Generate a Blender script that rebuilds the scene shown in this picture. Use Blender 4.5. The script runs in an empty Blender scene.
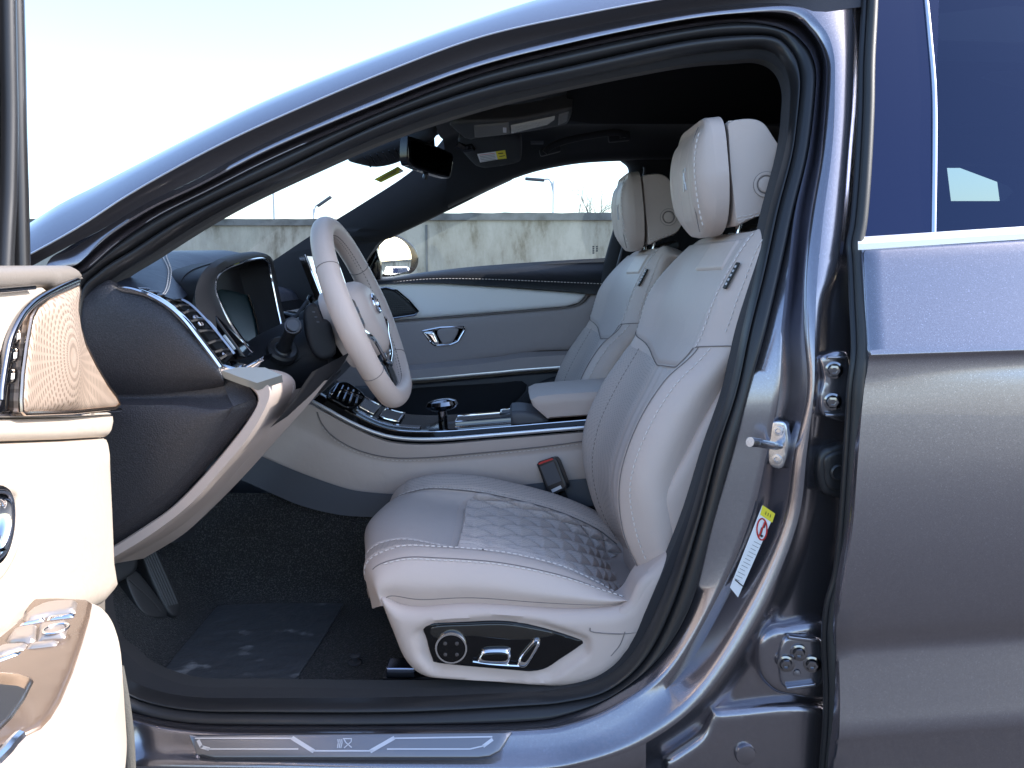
import bpy, bmesh, math, random
import numpy as np
from mathutils import Vector, Matrix
from mathutils.geometry import delaunay_2d_cdt
random.seed(7)
S = bpy.context.scene
COL = S.collection
R = math.radians

# ------------------------------------------------------------------ camera
CAM = Vector((0.0, -1.25, 1.02)); PITCH = R(7.8); LENS = 30.0
FPX = LENS / 36.0 * 1024
cd = bpy.data.cameras.new('camera'); cam = bpy.data.objects.new('camera', cd); COL.objects.link(cam)
cam.location = CAM; cam.rotation_euler = (R(90) - PITCH, 0, 0)
cd.lens = LENS; cd.sensor_width = 36; cd.sensor_fit = 'HORIZONTAL'; cd.clip_start = 0.02; cd.clip_end = 2000
S.camera = cam
# ------------------------------------------------------------------ sky, sun, exposure
SUN_EL, SUN_AZ = 40.0, (0.994, 0.11)          # horizontal direction towards the sun
w = bpy.data.worlds.new('World'); S.world = w; w.use_nodes = True
nt = w.node_tree; nt.nodes.clear()
sky = nt.nodes.new('ShaderNodeTexSky'); sky.sky_type = 'NISHITA'; sky.sun_disc = False
sky.sun_elevation = R(SUN_EL); sky.sun_rotation = math.atan2(SUN_AZ[0], SUN_AZ[1])
sky.air_density = 1.0; sky.dust_density = 1.6; sky.ozone_density = 2.5; sky.altitude = 20
bg = nt.nodes.new('ShaderNodeBackground'); bg.inputs['Strength'].default_value = 0.15
out = nt.nodes.new('ShaderNodeOutputWorld')
nt.links.new(sky.outputs[0], bg.inputs[0]); nt.links.new(bg.outputs[0], out.inputs[0])
sl = bpy.data.lights.new('sun', 'SUN'); sl.energy = 2.2; sl.angle = R(0.5); sl.color = (1, 0.95, 0.88)
so = bpy.data.objects.new('sun', sl); COL.objects.link(so)
sd = Vector((SUN_AZ[0] * math.cos(R(SUN_EL)), SUN_AZ[1] * math.cos(R(SUN_EL)), math.sin(R(SUN_EL))))
so.rotation_euler = sd.to_track_quat('Z', 'Y').to_euler(); so.location = (5, -3, 8)
vs = S.view_settings; vs.view_transform = 'Standard'; vs.look = 'None'; vs.gamma = 1; vs.exposure = 1.8
S.cycles.max_bounces = 10; S.cycles.diffuse_bounces = 6; S.cycles.transparent_max_bounces = 16
try:
    S.cycles.use_denoising = True
except Exception:
    pass

# ------------------------------------------------------------------ pixel -> world helpers
CP, SP = math.cos(PITCH), math.sin(PITCH)
def ray(px, py):
    u, v = (px - 512) / FPX, (384 - py) / FPX
    return Vector((u, CP + v * SP, -SP + v * CP))
def P(px, py, Y):
    d = ray(px, py); return CAM + d * ((Y - CAM.y) / d.y)
def PZ(px, py, z):
    d = ray(px, py); return CAM + d * ((z - CAM.z) / d.z)
def PX(px, py, X):
    d = ray(px, py); return CAM + d * ((X - CAM.x) / d.x)
def gz(z):                                   # inward lean of the body side with height
    return 0.0 if z < .86 else .20 * ((z - .86) / .54) ** 1.25
def G(px, py, off=0.0):
    Y = off
    for _ in range(12):
        Y = gz(P(px, py, Y).z) + off
    return P(px, py, Y)
class Frame:
    def __init__(s, O, N, U):
        s.O = Vector(O); s.N = Vector(N).normalized(); U = Vector(U); s.U = (U - s.N * U.dot(s.N)).normalized(); s.V = s.N.cross(s.U)
    def px(s, px, py):
        d = ray(px, py); t = (s.O - CAM).dot(s.N) / d.dot(s.N); q = CAM + d * t - s.O
        return (q.dot(s.U), q.dot(s.V))
    def w(s, u, v, h=0.0):
        return s.O + s.U * u + s.V * v + s.N * h
def FY(Y): return Frame((0, Y, 0), (0, -1, 0), (1, 0, 0))
def FZ(z): return Frame((0, 0, z), (0, 0, 1), (1, 0, 0))

# ------------------------------------------------------------------ curves
def crp(p0, p1, p2, p3, t):
    return 0.5 * ((2 * p1) + (p2 - p0) * t + (2 * p0 - 5 * p1 + 4 * p2 - p3) * t * t + (3 * p1 - p0 - 3 * p2 + p3) * t ** 3)
def crs(pts, k=6, closed=False):             # k samples per span
    pts = [Vector(p) for p in pts]; n = len(pts); o = []
    if n < 3 and not closed:
        return [pts[0].lerp(pts[1], i / k) for i in range(k + 1)]
    for i in range(n if closed else n - 1):
        if closed: a, b, c, d = pts[i - 1], pts[i], pts[(i + 1) % n], pts[(i + 2) % n]
        else:
            b, c = pts[i], pts[i + 1]
            a = pts[i - 1] if i else b * 2 - c
            d = pts[i + 2] if i + 2 < n else c * 2 - b
        for j in range(k): o.append(crp(a, b, c, d, j / k))
    if not closed: o.append(pts[-1].copy())
    return o
def resample(pts, step=None, n=None, closed=False):
    pts = [Vector(p) for p in pts]
    if closed: pts = pts + [pts[0]]
    L = [0]
    for a, b in zip(pts, pts[1:]): L.append(L[-1] + (b - a).length)
    T = L[-1]
    if n is None: n = max(3, int(round(T / step)))
    o = []; j = 0; m = n if closed else n - 1
    for i in range(n):
        s = T * i / m if m else 0
        while j < len(L) - 2 and L[j + 1] < s: j += 1
        d = L[j + 1] - L[j]; o.append(pts[j].lerp(pts[j + 1], (s - L[j]) / d if d > 1e-9 else 0))
    return o
def inside(poly, pts):                       # numpy point in polygon
    x, y = pts[:, 0], pts[:, 1]; r = np.zeros(len(pts), bool); n = len(poly)
    for i in range(n):
        x0, y0 = poly[i]; x1, y1 = poly[(i + 1) % n]
        c = ((y0 > y) != (y1 > y)); 
        if y1 != y0: r ^= c & (x < (x1 - x0) * (y - y0) / (y1 - y0) + x0)
    return r
def bdist(poly, pts):
    A = np.asarray(poly); B = np.roll(A, -1, 0); d = np.full(len(pts), 1e9)
    for a, b in zip(A, B):
        ab = b - a; l = max((ab ** 2).sum(), 1e-14)
        t = np.clip(((pts - a) @ ab) / l, 0, 1); q = a + t[:, None] * ab
        d = np.minimum(d, np.hypot(*(pts - q).T))
    return d

# ------------------------------------------------------------------ mesh builder
ORIG = {}
class MB:
    def __init__(s): s.v = []; s.f = []; s.mi = []; s.m = []
    def slot(s, m):
        if m not in s.m: s.m.append(m)
        return s.m.index(m)
    def add(s, vs, fs, m):
        o = len(s.v); k = s.slot(m); s.v += [Vector(q) for q in vs]
        for f in fs: s.f.append([i + o for i in f]); s.mi.append(k)
        return s
    def loft(s, curves, m, cl_v=False, cl_u=False, cap=False, flip=False):
        n = len(curves[0]); vs = [p for c in curves for p in c]; fs = []
        for i in range(len(curves) if cl_u else len(curves) - 1):
            i2 = (i + 1) % len(curves)
            for j in range(n if cl_v else n - 1):
                j2 = (j + 1) % n; f = [i * n + j, i * n + j2, i2 * n + j2, i2 * n + j]
                fs.append(f[::-1] if flip else f)
        if cap:
            fs.append([j for j in range(n)][::-1]); fs.append([(len(curves) - 1) * n + j for j in range(n)])
        return s.add(vs, fs, m)
    def tube(s, pts, r, m, n=8, closed=False, flat=None, cap=True):
        pts = [Vector(p) for p in pts]; N = len(pts); rs = r if isinstance(r, (list, tuple)) else [r] * N
        ring = []; prev = None
        for i in range(N):
            if closed: t = pts[(i + 1) % N] - pts[i - 1]
            else: t = pts[min(i + 1, N - 1)] - pts[max(i - 1, 0)]
            t.normalize()
            if prev is None:
                a = Vector((0, 0, 1)) if abs(t.z) < .9 else Vector((0, 1, 0)); x = t.cross(a).normalized()
            else:
                x = prev - t * prev.dot(t); x.normalize()
            prev = x; y = t.cross(x)
            if flat is not None:             # flat = (vector, ratio) squash along the vector
                fv = (flat[0] - t * flat[0].dot(t)).normalized(); x = fv; y = t.cross(x); k = flat[1]
            else: k = 1
            ring.append([pts[i] + (x * math.cos(2 * math.pi * j / n) * k + y * math.sin(2 * math.pi * j / n)) * rs[i] for j in range(n)])
        return s.loft(ring, m, cl_v=True, cl_u=closed, cap=cap and not closed)
    def stitch(s, pts, m, seg=.0065, gap=.0045, r=.0009):
        pts = resample(pts, step=.002); L = len(pts); a = int(seg / .002); b = max(2, int(gap / .002)); i = 0
        while i + a < L:
            s.tube([pts[i], pts[i + a]], r, m, n=4); i += a + b
        return s
    def box(s, c, sx, sy, sz, m, X=(1, 0, 0), Y=(0, 1, 0), bev=0.0):
        c = Vector(c); X = Vector(X).normalized(); Y = Vector(Y); Y = (Y - X * Y.dot(X)).normalized(); Z = X.cross(Y)
        b = bmesh.new(); bmesh.ops.create_cube(b, size=1)
        for v in b.verts: v.co = Vector((v.co.x * sx, v.co.y * sy, v.co.z * sz))
        if bev: bmesh.ops.bevel(b, geom=b.edges[:], offset=bev, segments=3, affect='EDGES', profile=.6)
        b.verts.index_update()
        s.add([c + X * v.co.x + Y * v.co.y + Z * v.co.z for v in b.verts], [[v.index for v in f.verts] for f in b.faces], m); b.free()
        return s
    def lathe(s, c, axis, prof, m, n=24):    # prof: (radius, height) list
        c = Vector(c); A = Vector(axis).normalized(); a = Vector((0, 0, 1)) if abs(A.z) < .9 else Vector((1, 0, 0)); x = A.cross(a).normalized(); y = A.cross(x)
        cur = [[c + A * h + (x * math.cos(2 * math.pi * j / n) + y * math.sin(2 * math.pi * j / n)) * max(r, 1e-5) for j in range(n)] for r, h in prof]
        return s.loft(cur, m, cl_v=True)
    def puff(s, fr, out, m, H=.01, Rr=.01, back=.01, disp=None, step=.012, px=True, smooth=True, k=6, base=None, nofill=False, closeback=False):
        o2 = [fr.px(*p) for p in out] if px else out
        o3 = [Vector((a, b, 0)) for a, b in o2]
        if smooth: o3 = crs(o3, k, True)
        o3 = resample(o3, step=step, closed=True) if smooth else resample_keep(o3, step)
        bd = np.array([(p.x, p.y) for p in o3]); n = len(bd)
        ar = 0.5 * np.sum(bd[:, 0] * np.roll(bd[:, 1], -1) - np.roll(bd[:, 0], -1) * bd[:, 1])
        if ar < 0: bd = bd[::-1].copy()
        tg = np.roll(bd, -1, 0) - np.roll(bd, 1, 0); tg /= np.maximum(np.hypot(*tg.T), 1e-9)[:, None]; nin = np.stack([-tg[:, 1], tg[:, 0]], 1)
        cand = []
        for q in (.07, .22, .45, .75): cand.append((bd + nin * Rr * q, Rr * q * .93))
        pts = [bd]
        for c, dm in cand:
            ok = inside(bd, c); c = c[ok]
            if len(c):
                d = bdist(bd, c); pts.append(c[d >= dm])
        x0, y0 = bd.min(0); x1, y1 = bd.max(0); gx = np.arange(x0 + step * .5, x1, step); gy = np.arange(y0 + step * .43, y1, step * .87)
        g = np.array([(a + (step * .5 if j % 2 else 0), b) for j, b in enumerate(gy) for a in gx])
        if len(g):
            g = g[inside(bd, g)]
            if len(g):
                d = bdist(bd, g); pts.append(g[d > max(Rr * .95, step * .55)])
        A = np.concatenate(pts)
        A, E = A, [(i, (i + 1) % n) for i in range(n)]
        vo, eo, fo, *_ = delaunay_2d_cdt([Vector(p) for p in A], E, [], 1, 1e-7)
        V = np.array([(p.x, p.y) for p in vo])
        cen = np.array([V[list(f)].mean(0) for f in fo]); keep = inside(bd, cen)
        d = bdist(bd, V); t = np.clip(d / max(Rr, 1e-9), 0, 1); h = H * np.sqrt(np.maximum(0, 1 - (1 - t) ** 2))
        if disp is not None: h = h + np.array([disp(a, b, c) for (a, b), c in zip(V, d)])
        bs = np.array([base(a, b) for a, b in V]) if base else np.zeros(len(V))
        vs = [fr.w(a, b, c + e) for (a, b), c, e in zip(V, h, bs)]
        fs = [list(f) for f, kk in zip(fo, keep) if kk]
        # orientation
        for i, f in enumerate(fs):
            p, q, r_ = V[f[0]], V[f[1]], V[f[2]]
            if (q[0] - p[0]) * (r_[1] - p[1]) - (q[1] - p[1]) * (r_[0] - p[0]) < 0: fs[i] = f[::-1]
        if not nofill: s.add(vs, fs, m)
        if back:
            bb = [base(a, b) if base else 0 for a, b in bd]
            top = [fr.w(a, b, e) for (a, b), e in zip(bd, bb)]; bot = [fr.w(a, b, e - back) for (a, b), e in zip(bd, bb)]
            s.loft([bot, top], m, cl_v=True)
            if closeback: s.add([fr.w(a, b, e - back) for (a, b), e in zip(V, bs)], [f[::-1] for f in fs], m)
        return s
    def build(s, name, parent=None, label=None, sharp=38, smooth=True, sub=0):
        me = bpy.data.meshes.new(name); o3 = ORIG.get(parent.name, Vector((0, 0, 0))) if parent else Vector((0, 0, 0))
        me.from_pydata([tuple(v - o3) for v in s.v], [], s.f)
        for q in s.m: me.materials.append(q)
        me.polygons.foreach_set('material_index', s.mi)
        if smooth:
            me.polygons.foreach_set('use_smooth', [True] * len(s.f)); me.update()
            try: me.set_sharp_from_angle(angle=R(sharp))
            except Exception: pass
        me.validate(); o = bpy.data.objects.new(name, me); COL.objects.link(o); o.parent = parent
        ORIG[o.name] = o3
        if label: o['label'] = label
        return o
def resample_keep(pts, step):
    o = []
    n = len(pts)
    for i in range(n):
        a, b = pts[i], pts[(i + 1) % n]; k = max(1, int(round((b - a).length / step)))
        for j in range(k): o.append(a.lerp(b, j / k))
    return o
def empty(name, loc, parent=None, label=None):
    o = bpy.data.objects.new(name, None); COL.objects.link(o); loc = Vector(loc)
    o3 = ORIG.get(parent.name, Vector((0, 0, 0))) if parent else Vector((0, 0, 0))
    o.location = loc - o3; o.parent = parent; o.empty_display_size = .05; ORIG[o.name] = loc
    if label: o['label'] = label
    return o
def tag(o, label, cat, group=None, kind=None):
    if label: o['label'] = label
    if cat: o['category'] = cat
    if group: o['group'] = group
    if kind: o['kind'] = kind
    return o
def surf(curves):                            # curves: list of equal-length control lists -> f(u,v), u across curves, v along
    nu, nv = len(curves), len(curves[0])
    def ev(u, v):
        def line(c, v):
            x = v * (nv - 1); i = min(int(x), nv - 2); t = x - i
            a = c[i - 1] if i else c[0] * 2 - c[1]; d = c[i + 2] if i + 2 < nv else c[-1] * 2 - c[-2]
            return crp(a, c[i], c[i + 1], d, t)
        x = u * (nu - 1); i = min(int(x), nu - 2); t = x - i
        b, c = line(curves[i], v), line(curves[i + 1], v)
        a = line(curves[i - 1], v) if i else b * 2 - c
        d = line(curves[i + 2], v) if i + 2 < nu else c * 2 - b
        return crp(a, b, c, d, t)
    return ev

# ------------------------------------------------------------------ materials
def mat(name, col, rough=.5, metal=0.0, coat=0.0, spec=.5, bump=None, var=None, sheen=0, emis=None, coat_rough=.05):
    m = bpy.data.materials.new(name); m.use_nodes = True; t = m.node_tree; b = t.nodes['Principled BSDF']
    b.inputs['Base Color'].default_value = (*col, 1); b.inputs['Roughness'].default_value = rough; b.inputs['Metallic'].default_value = metal
    b.inputs['Coat Weight'].default_value = coat; b.inputs['Coat Roughness'].default_value = coat_rough; b.inputs['Specular IOR Level'].default_value = spec
    if sheen: b.inputs['Sheen Weight'].default_value = sheen
    if emis: b.inputs['Emission Color'].default_value = (*emis[0], 1); b.inputs['Emission Strength'].default_value = emis[1]
    tc = t.nodes.new('ShaderNodeTexCoord')
    if bump:
        kind, sc, st, di = bump
        if kind == 'noise':
            n = t.nodes.new('ShaderNodeTexNoise'); n.inputs['Scale'].default_value = sc; n.inputs['Detail'].default_value = 3; o = n.outputs['Fac']
        elif kind == 'leather':
            n = t.nodes.new('ShaderNodeTexVoronoi'); n.inputs['Scale'].default_value = sc; n.feature = 'DISTANCE_TO_EDGE'; o = n.outputs['Distance']
        elif kind == 'perf':
            n = t.nodes.new('ShaderNodeTexVoronoi'); n.inputs['Scale'].default_value = sc; n.inputs['Randomness'].default_value = .15; o = n.outputs['Distance']
        t.links.new(tc.outputs['Object'], n.inputs['Vector'])
        bp = t.nodes.new('ShaderNodeBump'); bp.inputs['Strength'].default_value = st; bp.inputs['Distance'].default_value = di
        t.links.new(o, bp.inputs['Height']); t.links.new(bp.outputs['Normal'], b.inputs['Normal'])
        if kind == 'leather':
            n2 = t.nodes.new('ShaderNodeTexNoise'); n2.inputs['Scale'].default_value = 26; n2.inputs['Detail'].default_value = 3; n2.inputs['Distortion'].default_value = .6
            t.links.new(tc.outputs['Object'], n2.inputs['Vector']); b2 = t.nodes.new('ShaderNodeBump'); b2.inputs['Strength'].default_value = .22; b2.inputs['Distance'].default_value = .006
            t.links.new(n2.outputs['Fac'], b2.inputs['Height']); t.links.new(b2.outputs['Normal'], bp.inputs['Normal'])
        if kind == 'perf':
            cr = t.nodes.new('ShaderNodeValToRGB'); cr.color_ramp.elements[0].position = .18; cr.color_ramp.elements[1].position = .34
            cr.color_ramp.elements[0].color = (*[c * .45 for c in col], 1); cr.color_ramp.elements[1].color = (*col, 1)
            t.links.new(o, cr.inputs['Fac']); t.links.new(cr.outputs['Color'], b.inputs['Base Color'])
    if var:                                   # (scale, col2, lo, hi) colour variation
        sc, c2, lo, hi = var
        n = t.nodes.new('ShaderNodeTexNoise'); n.inputs['Scale'].default_value = sc; n.inputs['Detail'].default_value = 5
        t.links.new(tc.outputs['Object'], n.inputs['Vector']); cr = t.nodes.new('ShaderNodeValToRGB')
        cr.color_ramp.elements[0].position = lo; cr.color_ramp.elements[1].position = hi
        cr.color_ramp.elements[0].color = (*col, 1); cr.color_ramp.elements[1].color = (*c2, 1)
        t.links.new(n.outputs['Fac'], cr.inputs['Fac']); t.links.new(cr.outputs['Color'], b.inputs['Base Color'])
    return m
def paint(name, col, rough=.32, metal=.85, flake=.6, coat=1.0):
    m = mat(name, col, rough, metal, coat, coat_rough=.02); t = m.node_tree; b = t.nodes['Principled BSDF']
    tc = t.nodes.new('ShaderNodeTexCoord'); v = t.nodes.new('ShaderNodeTexVoronoi'); v.inputs['Scale'].default_value = 800
    t.links.new(tc.outputs['Object'], v.inputs['Vector'])
    sp = t.nodes.new('ShaderNodeSeparateColor'); t.links.new(v.outputs['Color'], sp.inputs[0])
    cr = t.nodes.new('ShaderNodeValToRGB'); e = cr.color_ramp.elements
    e[0].position = .3; e[0].color = (*[c * .93 for c in col], 1); e[1].position = .96; e[1].color = (*[min(1, c * 1.06) for c in col], 1)
    q = e.new(1.0); q.color = (*[min(1, c * 1.3 + .01) for c in col], 1)
    t.links.new(sp.outputs[0], cr.inputs['Fac']); t.links.new(cr.outputs['Color'], b.inputs['Base Color'])
    mx = t.nodes.new('ShaderNodeVectorMath'); mx.operation = 'MULTIPLY_ADD'
    ge = t.nodes.new('ShaderNodeNewGeometry'); sub = t.nodes.new('ShaderNodeVectorMath'); sub.operation = 'SUBTRACT'
    sub.inputs[1].default_value = (.5, .5, .5); t.links.new(v.outputs['Color'], sub.inputs[0])
    t.links.new(sub.outputs[0], mx.inputs[0]); mx.inputs[1].default_value = (flake * .35,) * 3; t.links.new(ge.outputs['Normal'], mx.inputs[2])
    nm = t.nodes.new('ShaderNodeVectorMath'); nm.operation = 'NORMALIZE'; t.links.new(mx.outputs[0], nm.inputs[0]); t.links.new(nm.outputs[0], b.inputs['Normal'])
    return m
def glass(name, tint=(.95, .98, .97), refl=1.0, thin=.0, rc=(1, 1, 1)):
    m = bpy.data.materials.new(name); m.use_nodes = True; t = m.node_tree; t.nodes.clear()
    o = t.nodes.new('ShaderNodeOutputMaterial'); mx = t.nodes.new('ShaderNodeMixShader'); tr = t.nodes.new('ShaderNodeBsdfTransparent'); gl = t.nodes.new('ShaderNodeBsdfGlossy')
    gl.inputs['Roughness'].default_value = .01; gl.inputs['Color'].default_value = (*rc, 1); tr.inputs['Color'].default_value = (*tint, 1)
    f0 = t.nodes.new('ShaderNodeLayerWeight'); f0.inputs['Blend'].default_value = .5; f = t.nodes.new('ShaderNodeMath'); f.operation = 'POWER'; f.inputs[1].default_value = 5
    t.links.new(f0.outputs['Facing'], f.inputs[0]); a4 = t.nodes.new('ShaderNodeMath'); a4.operation = 'MULTIPLY_ADD'; a4.inputs[1].default_value = .8; a4.inputs[2].default_value = .04
    t.links.new(f.outputs[0], a4.inputs[0]); f = a4; ml = t.nodes.new('ShaderNodeMath'); ml.operation = 'MULTIPLY_ADD'
    ml.inputs[1].default_value = refl; ml.inputs[2].default_value = thin; ml.use_clamp = True
    t.links.new(f.outputs[0], ml.inputs[0]); t.links.new(ml.outputs[0], mx.inputs[0]); t.links.new(tr.outputs[0], mx.inputs[1]); t.links.new(gl.outputs[0], mx.inputs[2]); t.links.new(mx.outputs[0], o.inputs[0])
    return m
PAINT = paint('blue_grey_paint', (.275, .262, .292), .23, .93, .045)
RUB = mat('black_rubber', (.020, .020, .022), .34, spec=.5, bump=('noise', 900, .1, .0004))
RUB2 = mat('grey_rubber', (.03, .03, .03), .5)
TRIMK = mat('black_trim', (.012, .012, .015), .62, bump=('noise', 700, .25, .0006))
HEAD = mat('black_headliner', (.013, .0135, .017), .9, sheen=.1, bump=('noise', 900, .4, .0006))
SIDEK = mat('charcoal_soft_plastic', (.032, .031, .036), .42, spec=.5, bump=('noise', 420, .9, .0012), var=(500, (.055, .053, .060), .45, .65))
NAVY = mat('navy_leather', (.02, .027, .045), .42, spec=.5, bump=('leather', 420, .15, .0006))
BEIGE = mat('beige_leather', (.56, .465, .415), .46, spec=.4, bump=('leather', 380, .12, .0005))
GREYL = mat('grey_leather', (.52, .445, .41), .5, spec=.35, bump=('leather', 420, .12, .0005))
PERF = mat('perforated_leather', (.54, .455, .41), .55, spec=.3, bump=('perf', 300, .4, .0006))
PERFG = mat('grey_perforated_leather', (.50, .43, .395), .55, spec=.3, bump=('perf', 330, .3, .0005))
BPLA = mat('beige_plastic', (.52, .43, .385), .45, spec=.4, bump=('noise', 500, .12, .0004))
GPLA = mat('slate_plastic', (.075, .08, .095), .5, bump=('noise', 600, .2, .0004))
THREAD = mat('white_thread', (.70, .64, .60), .7)
SEAM = mat('seam_shadow_line', (.20, .175, .165), .8)
CHROME = mat('chrome', (.82, .82, .84), .07, 1.0)
DOORG = mat('mauve_grey_door_leather', (.34, .30, .295), .5, spec=.35, bump=('leather', 420, .12, .0005))
JAMB = mat('shaded_jamb_paint', (.045, .042, .048), .5, .3, bump=('noise', 900, .1, .0003), var=(900, (.075, .07, .08), .55, .75))  # darker version of the body paint, recess shade put into the colour
PEDAL = mat('pedal_rubber', (.035, .035, .036), .45)
SATIN = mat('satin_silver', (.74, .74, .76), .33, .85)
DCHROME = mat('dark_chrome', (.28, .28, .30), .1, 1.0)
GLOSSK = mat('piano_black', (.004, .004, .005), .07, spec=.4)
CARPET = mat('black_carpet', (.016, .0155, .015), .95, sheen=.1, bump=('noise', 300, 1.0, .01), var=(330, (.13, .125, .12), .50, .74))
WGLASS = glass('clear_glass')
TGLASS = glass('privacy_glass', (.20, .26, .27), 1.3, .02, (.45, .58, 1.0))  # deep blue of the reflected sky put into the glossy tint
WHITE = mat('white_label', (.8, .8, .8), .4)
YELL = mat('yellow_label', (.78, .66, .04), .4)
REDM = mat('red_mark', (.6, .03, .03), .4)
INK = mat('black_ink', (.015, .015, .015), .5)
STEEL = mat('zinc_steel', (.62, .64, .68), .25, 1.0, var=(60, (.45, .46, .5), .4, .7))
BELTK = mat('black_door_leather', (.010, .011, .014), .45, bump=('leather', 420, .15, .0006))

# =================================================================== SETTING
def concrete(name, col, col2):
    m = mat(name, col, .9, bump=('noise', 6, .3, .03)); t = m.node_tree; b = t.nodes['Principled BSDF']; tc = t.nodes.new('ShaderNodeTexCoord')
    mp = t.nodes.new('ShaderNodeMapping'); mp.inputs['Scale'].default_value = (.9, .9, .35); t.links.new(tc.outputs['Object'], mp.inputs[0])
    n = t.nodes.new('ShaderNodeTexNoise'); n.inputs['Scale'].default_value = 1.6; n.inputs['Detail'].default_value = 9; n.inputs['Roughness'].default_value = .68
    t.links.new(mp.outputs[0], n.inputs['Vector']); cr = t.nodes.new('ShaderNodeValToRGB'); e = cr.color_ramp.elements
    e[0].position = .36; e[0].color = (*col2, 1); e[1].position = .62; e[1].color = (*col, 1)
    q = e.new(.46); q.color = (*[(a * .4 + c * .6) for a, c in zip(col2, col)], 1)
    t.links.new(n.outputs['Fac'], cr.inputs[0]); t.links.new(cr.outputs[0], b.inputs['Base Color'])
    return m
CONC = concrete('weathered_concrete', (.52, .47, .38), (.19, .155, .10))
CONC2 = concrete('grey_concrete', (.50, .455, .37), (.21, .18, .13))
CAPM = mat('concrete_coping', (.20, .20, .19), .9, var=(3, (.10, .10, .09), .4, .7))
ASPH = mat('asphalt', (.056, .055, .057), .9, bump=('noise', 60, .6, .01), var=(25, (.034, .033, .035), .35, .7))
g = MB().add([(-300, -300, 0), (300, -300, 0), (300, 300, 0), (-300, 300, 0)], [[0, 1, 2, 3]], ASPH).build('ground', smooth=False); tag(g, None, None, kind='structure')
def conc_wall(px0, px1, Y, ytop, label, m, x0=None, x1=None, cap=.16):
    a, b = P(px0, ytop[0], Y), P(px1, ytop[1], Y); xa, xb = a.x if x0 is None else x0, b.x if x1 is None else x1; z = (a.z + b.z) / 2
    root = empty('concrete_wall', ((xa + xb) / 2, Y + .12, 0)); tag(root, label, 'wall')
    mb = MB(); n = max(2, int((xb - xa) / 1.2)); prof = []
    for i in range(n + 1):
        x = xa + (xb - xa) * i / n; prof.append([(x, Y, 0), (x, Y, z - cap), (x, Y + .24, z - cap), (x, Y + .24, 0)])
    mb.loft([[Vector(q) for q in p] for p in prof], m, cl_v=True, cap=True); mb.build('wall_face', root, smooth=False)
    cb = MB(); rr = random.Random(3); pr = []
    k = int((xb - xa) / .25)
    for i in range(k + 1):
        x = xa + (xb - xa) * i / k; e = rr.uniform(-.012, .012); pr.append([Vector(q) for q in ((x, Y - .07, z - cap), (x, Y - .075, z + e), (x, Y + .31, z + e), (x, Y + .31, z - cap))])
    cb.loft(pr, CAPM, cl_v=True, cap=True).build('coping', root, smooth=False)
    jb = MB()
    for x in np.arange(xb - 5.9, xa, -6.0):
        jb.box((x, Y - .004, z / 2 - cap), .05, .03, z - cap * 1.2, CAPM)
    if jb.v: jb.build('joint_strip', root, smooth=False)
    return root
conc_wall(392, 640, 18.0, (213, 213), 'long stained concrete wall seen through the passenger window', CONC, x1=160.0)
conc_wall(100, 336, 20.5, (219, 219), 'grey concrete wall with thick coping seen through the windscreen', CONC2, x0=-40.0)
POLE = mat('lamp_pole_paint', (.62, .64, .65), .5)
def lamp(px, ybase, ytop, Y, arm, label, head=True):
    a = P(px, ytop, Y); root = empty('street_lamp', (a.x, Y, 0)); tag(root, label, 'street lamp', 'street lamps beyond the wall')
    MB().tube([(a.x, Y, 0), (a.x, Y, a.z)], [.08, .05], POLE, 8).build('pole', root)
    if head:
        e = P(arm[0], arm[1], Y); d = (e - a)
        MB().tube(crs([a - Vector((0, 0, .6)), a + d * .3 + Vector((0, 0, .05)), e], 5), .05, POLE, 6).build('arm', root)
        hb = MB(); hb.box(e + d.normalized() * .35, 1.1, .35, .16, GPLA, X=d, bev=.05); hb.build('lamp_head', root)
lamp(271, 222, 120, 42, None, 'tall bare pole standing beyond the left wall', head=False)
lamp(313.5, 218, 209, 55, (320, 204.5), 'short street lamp with angled head beyond the windscreen wall')
lamp(553.5, 208, 181, 48, (541, 180), 'street lamp with long arm seen through the passenger window')
# small bare tree
def bare_tree(px, ytop, Y, label):
    top = P(px, ytop, Y); root = empty('bare_tree', (top.x, Y, 0)); tag(root, label, 'tree'); BK = mat('grey_bark', (.22, .20, .18), .9)
    rr = random.Random(5); H = top.z
    MB().tube([(top.x, Y, 0), (top.x + .1, Y, H * .45), (top.x, Y, H * .7)], [.09, .06, .03], BK, 6).build('trunk', root)
    cb = MB()
    def br(p, d, L, r, k):
        q = p + d * L; cb.tube([p, p.lerp(q, .5) + Vector((rr.uniform(-.05, .05), 0, .05)), q], [r, r * .8, r * .5], BK, 4)
        if k:
            for _ in range(3): br(p.lerp(q, rr.uniform(.4, 1)), (d + Vector((rr.uniform(-.7, .7), rr.uniform(-.7, .7), rr.uniform(-.1, .5)))).normalized(), L * .65, r * .55, k - 1)
    for i in range(6):
        br(Vector((top.x, Y, H * (.4 + .05 * i))), Vector((rr.uniform(-.8, .8), rr.uniform(-.6, .6), 1)).normalized(), H * .28, .025, 3)
    cb.build('crown', root)
bare_tree(592, 192, 30, 'small leafless tree rising over the stained wall')

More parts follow.
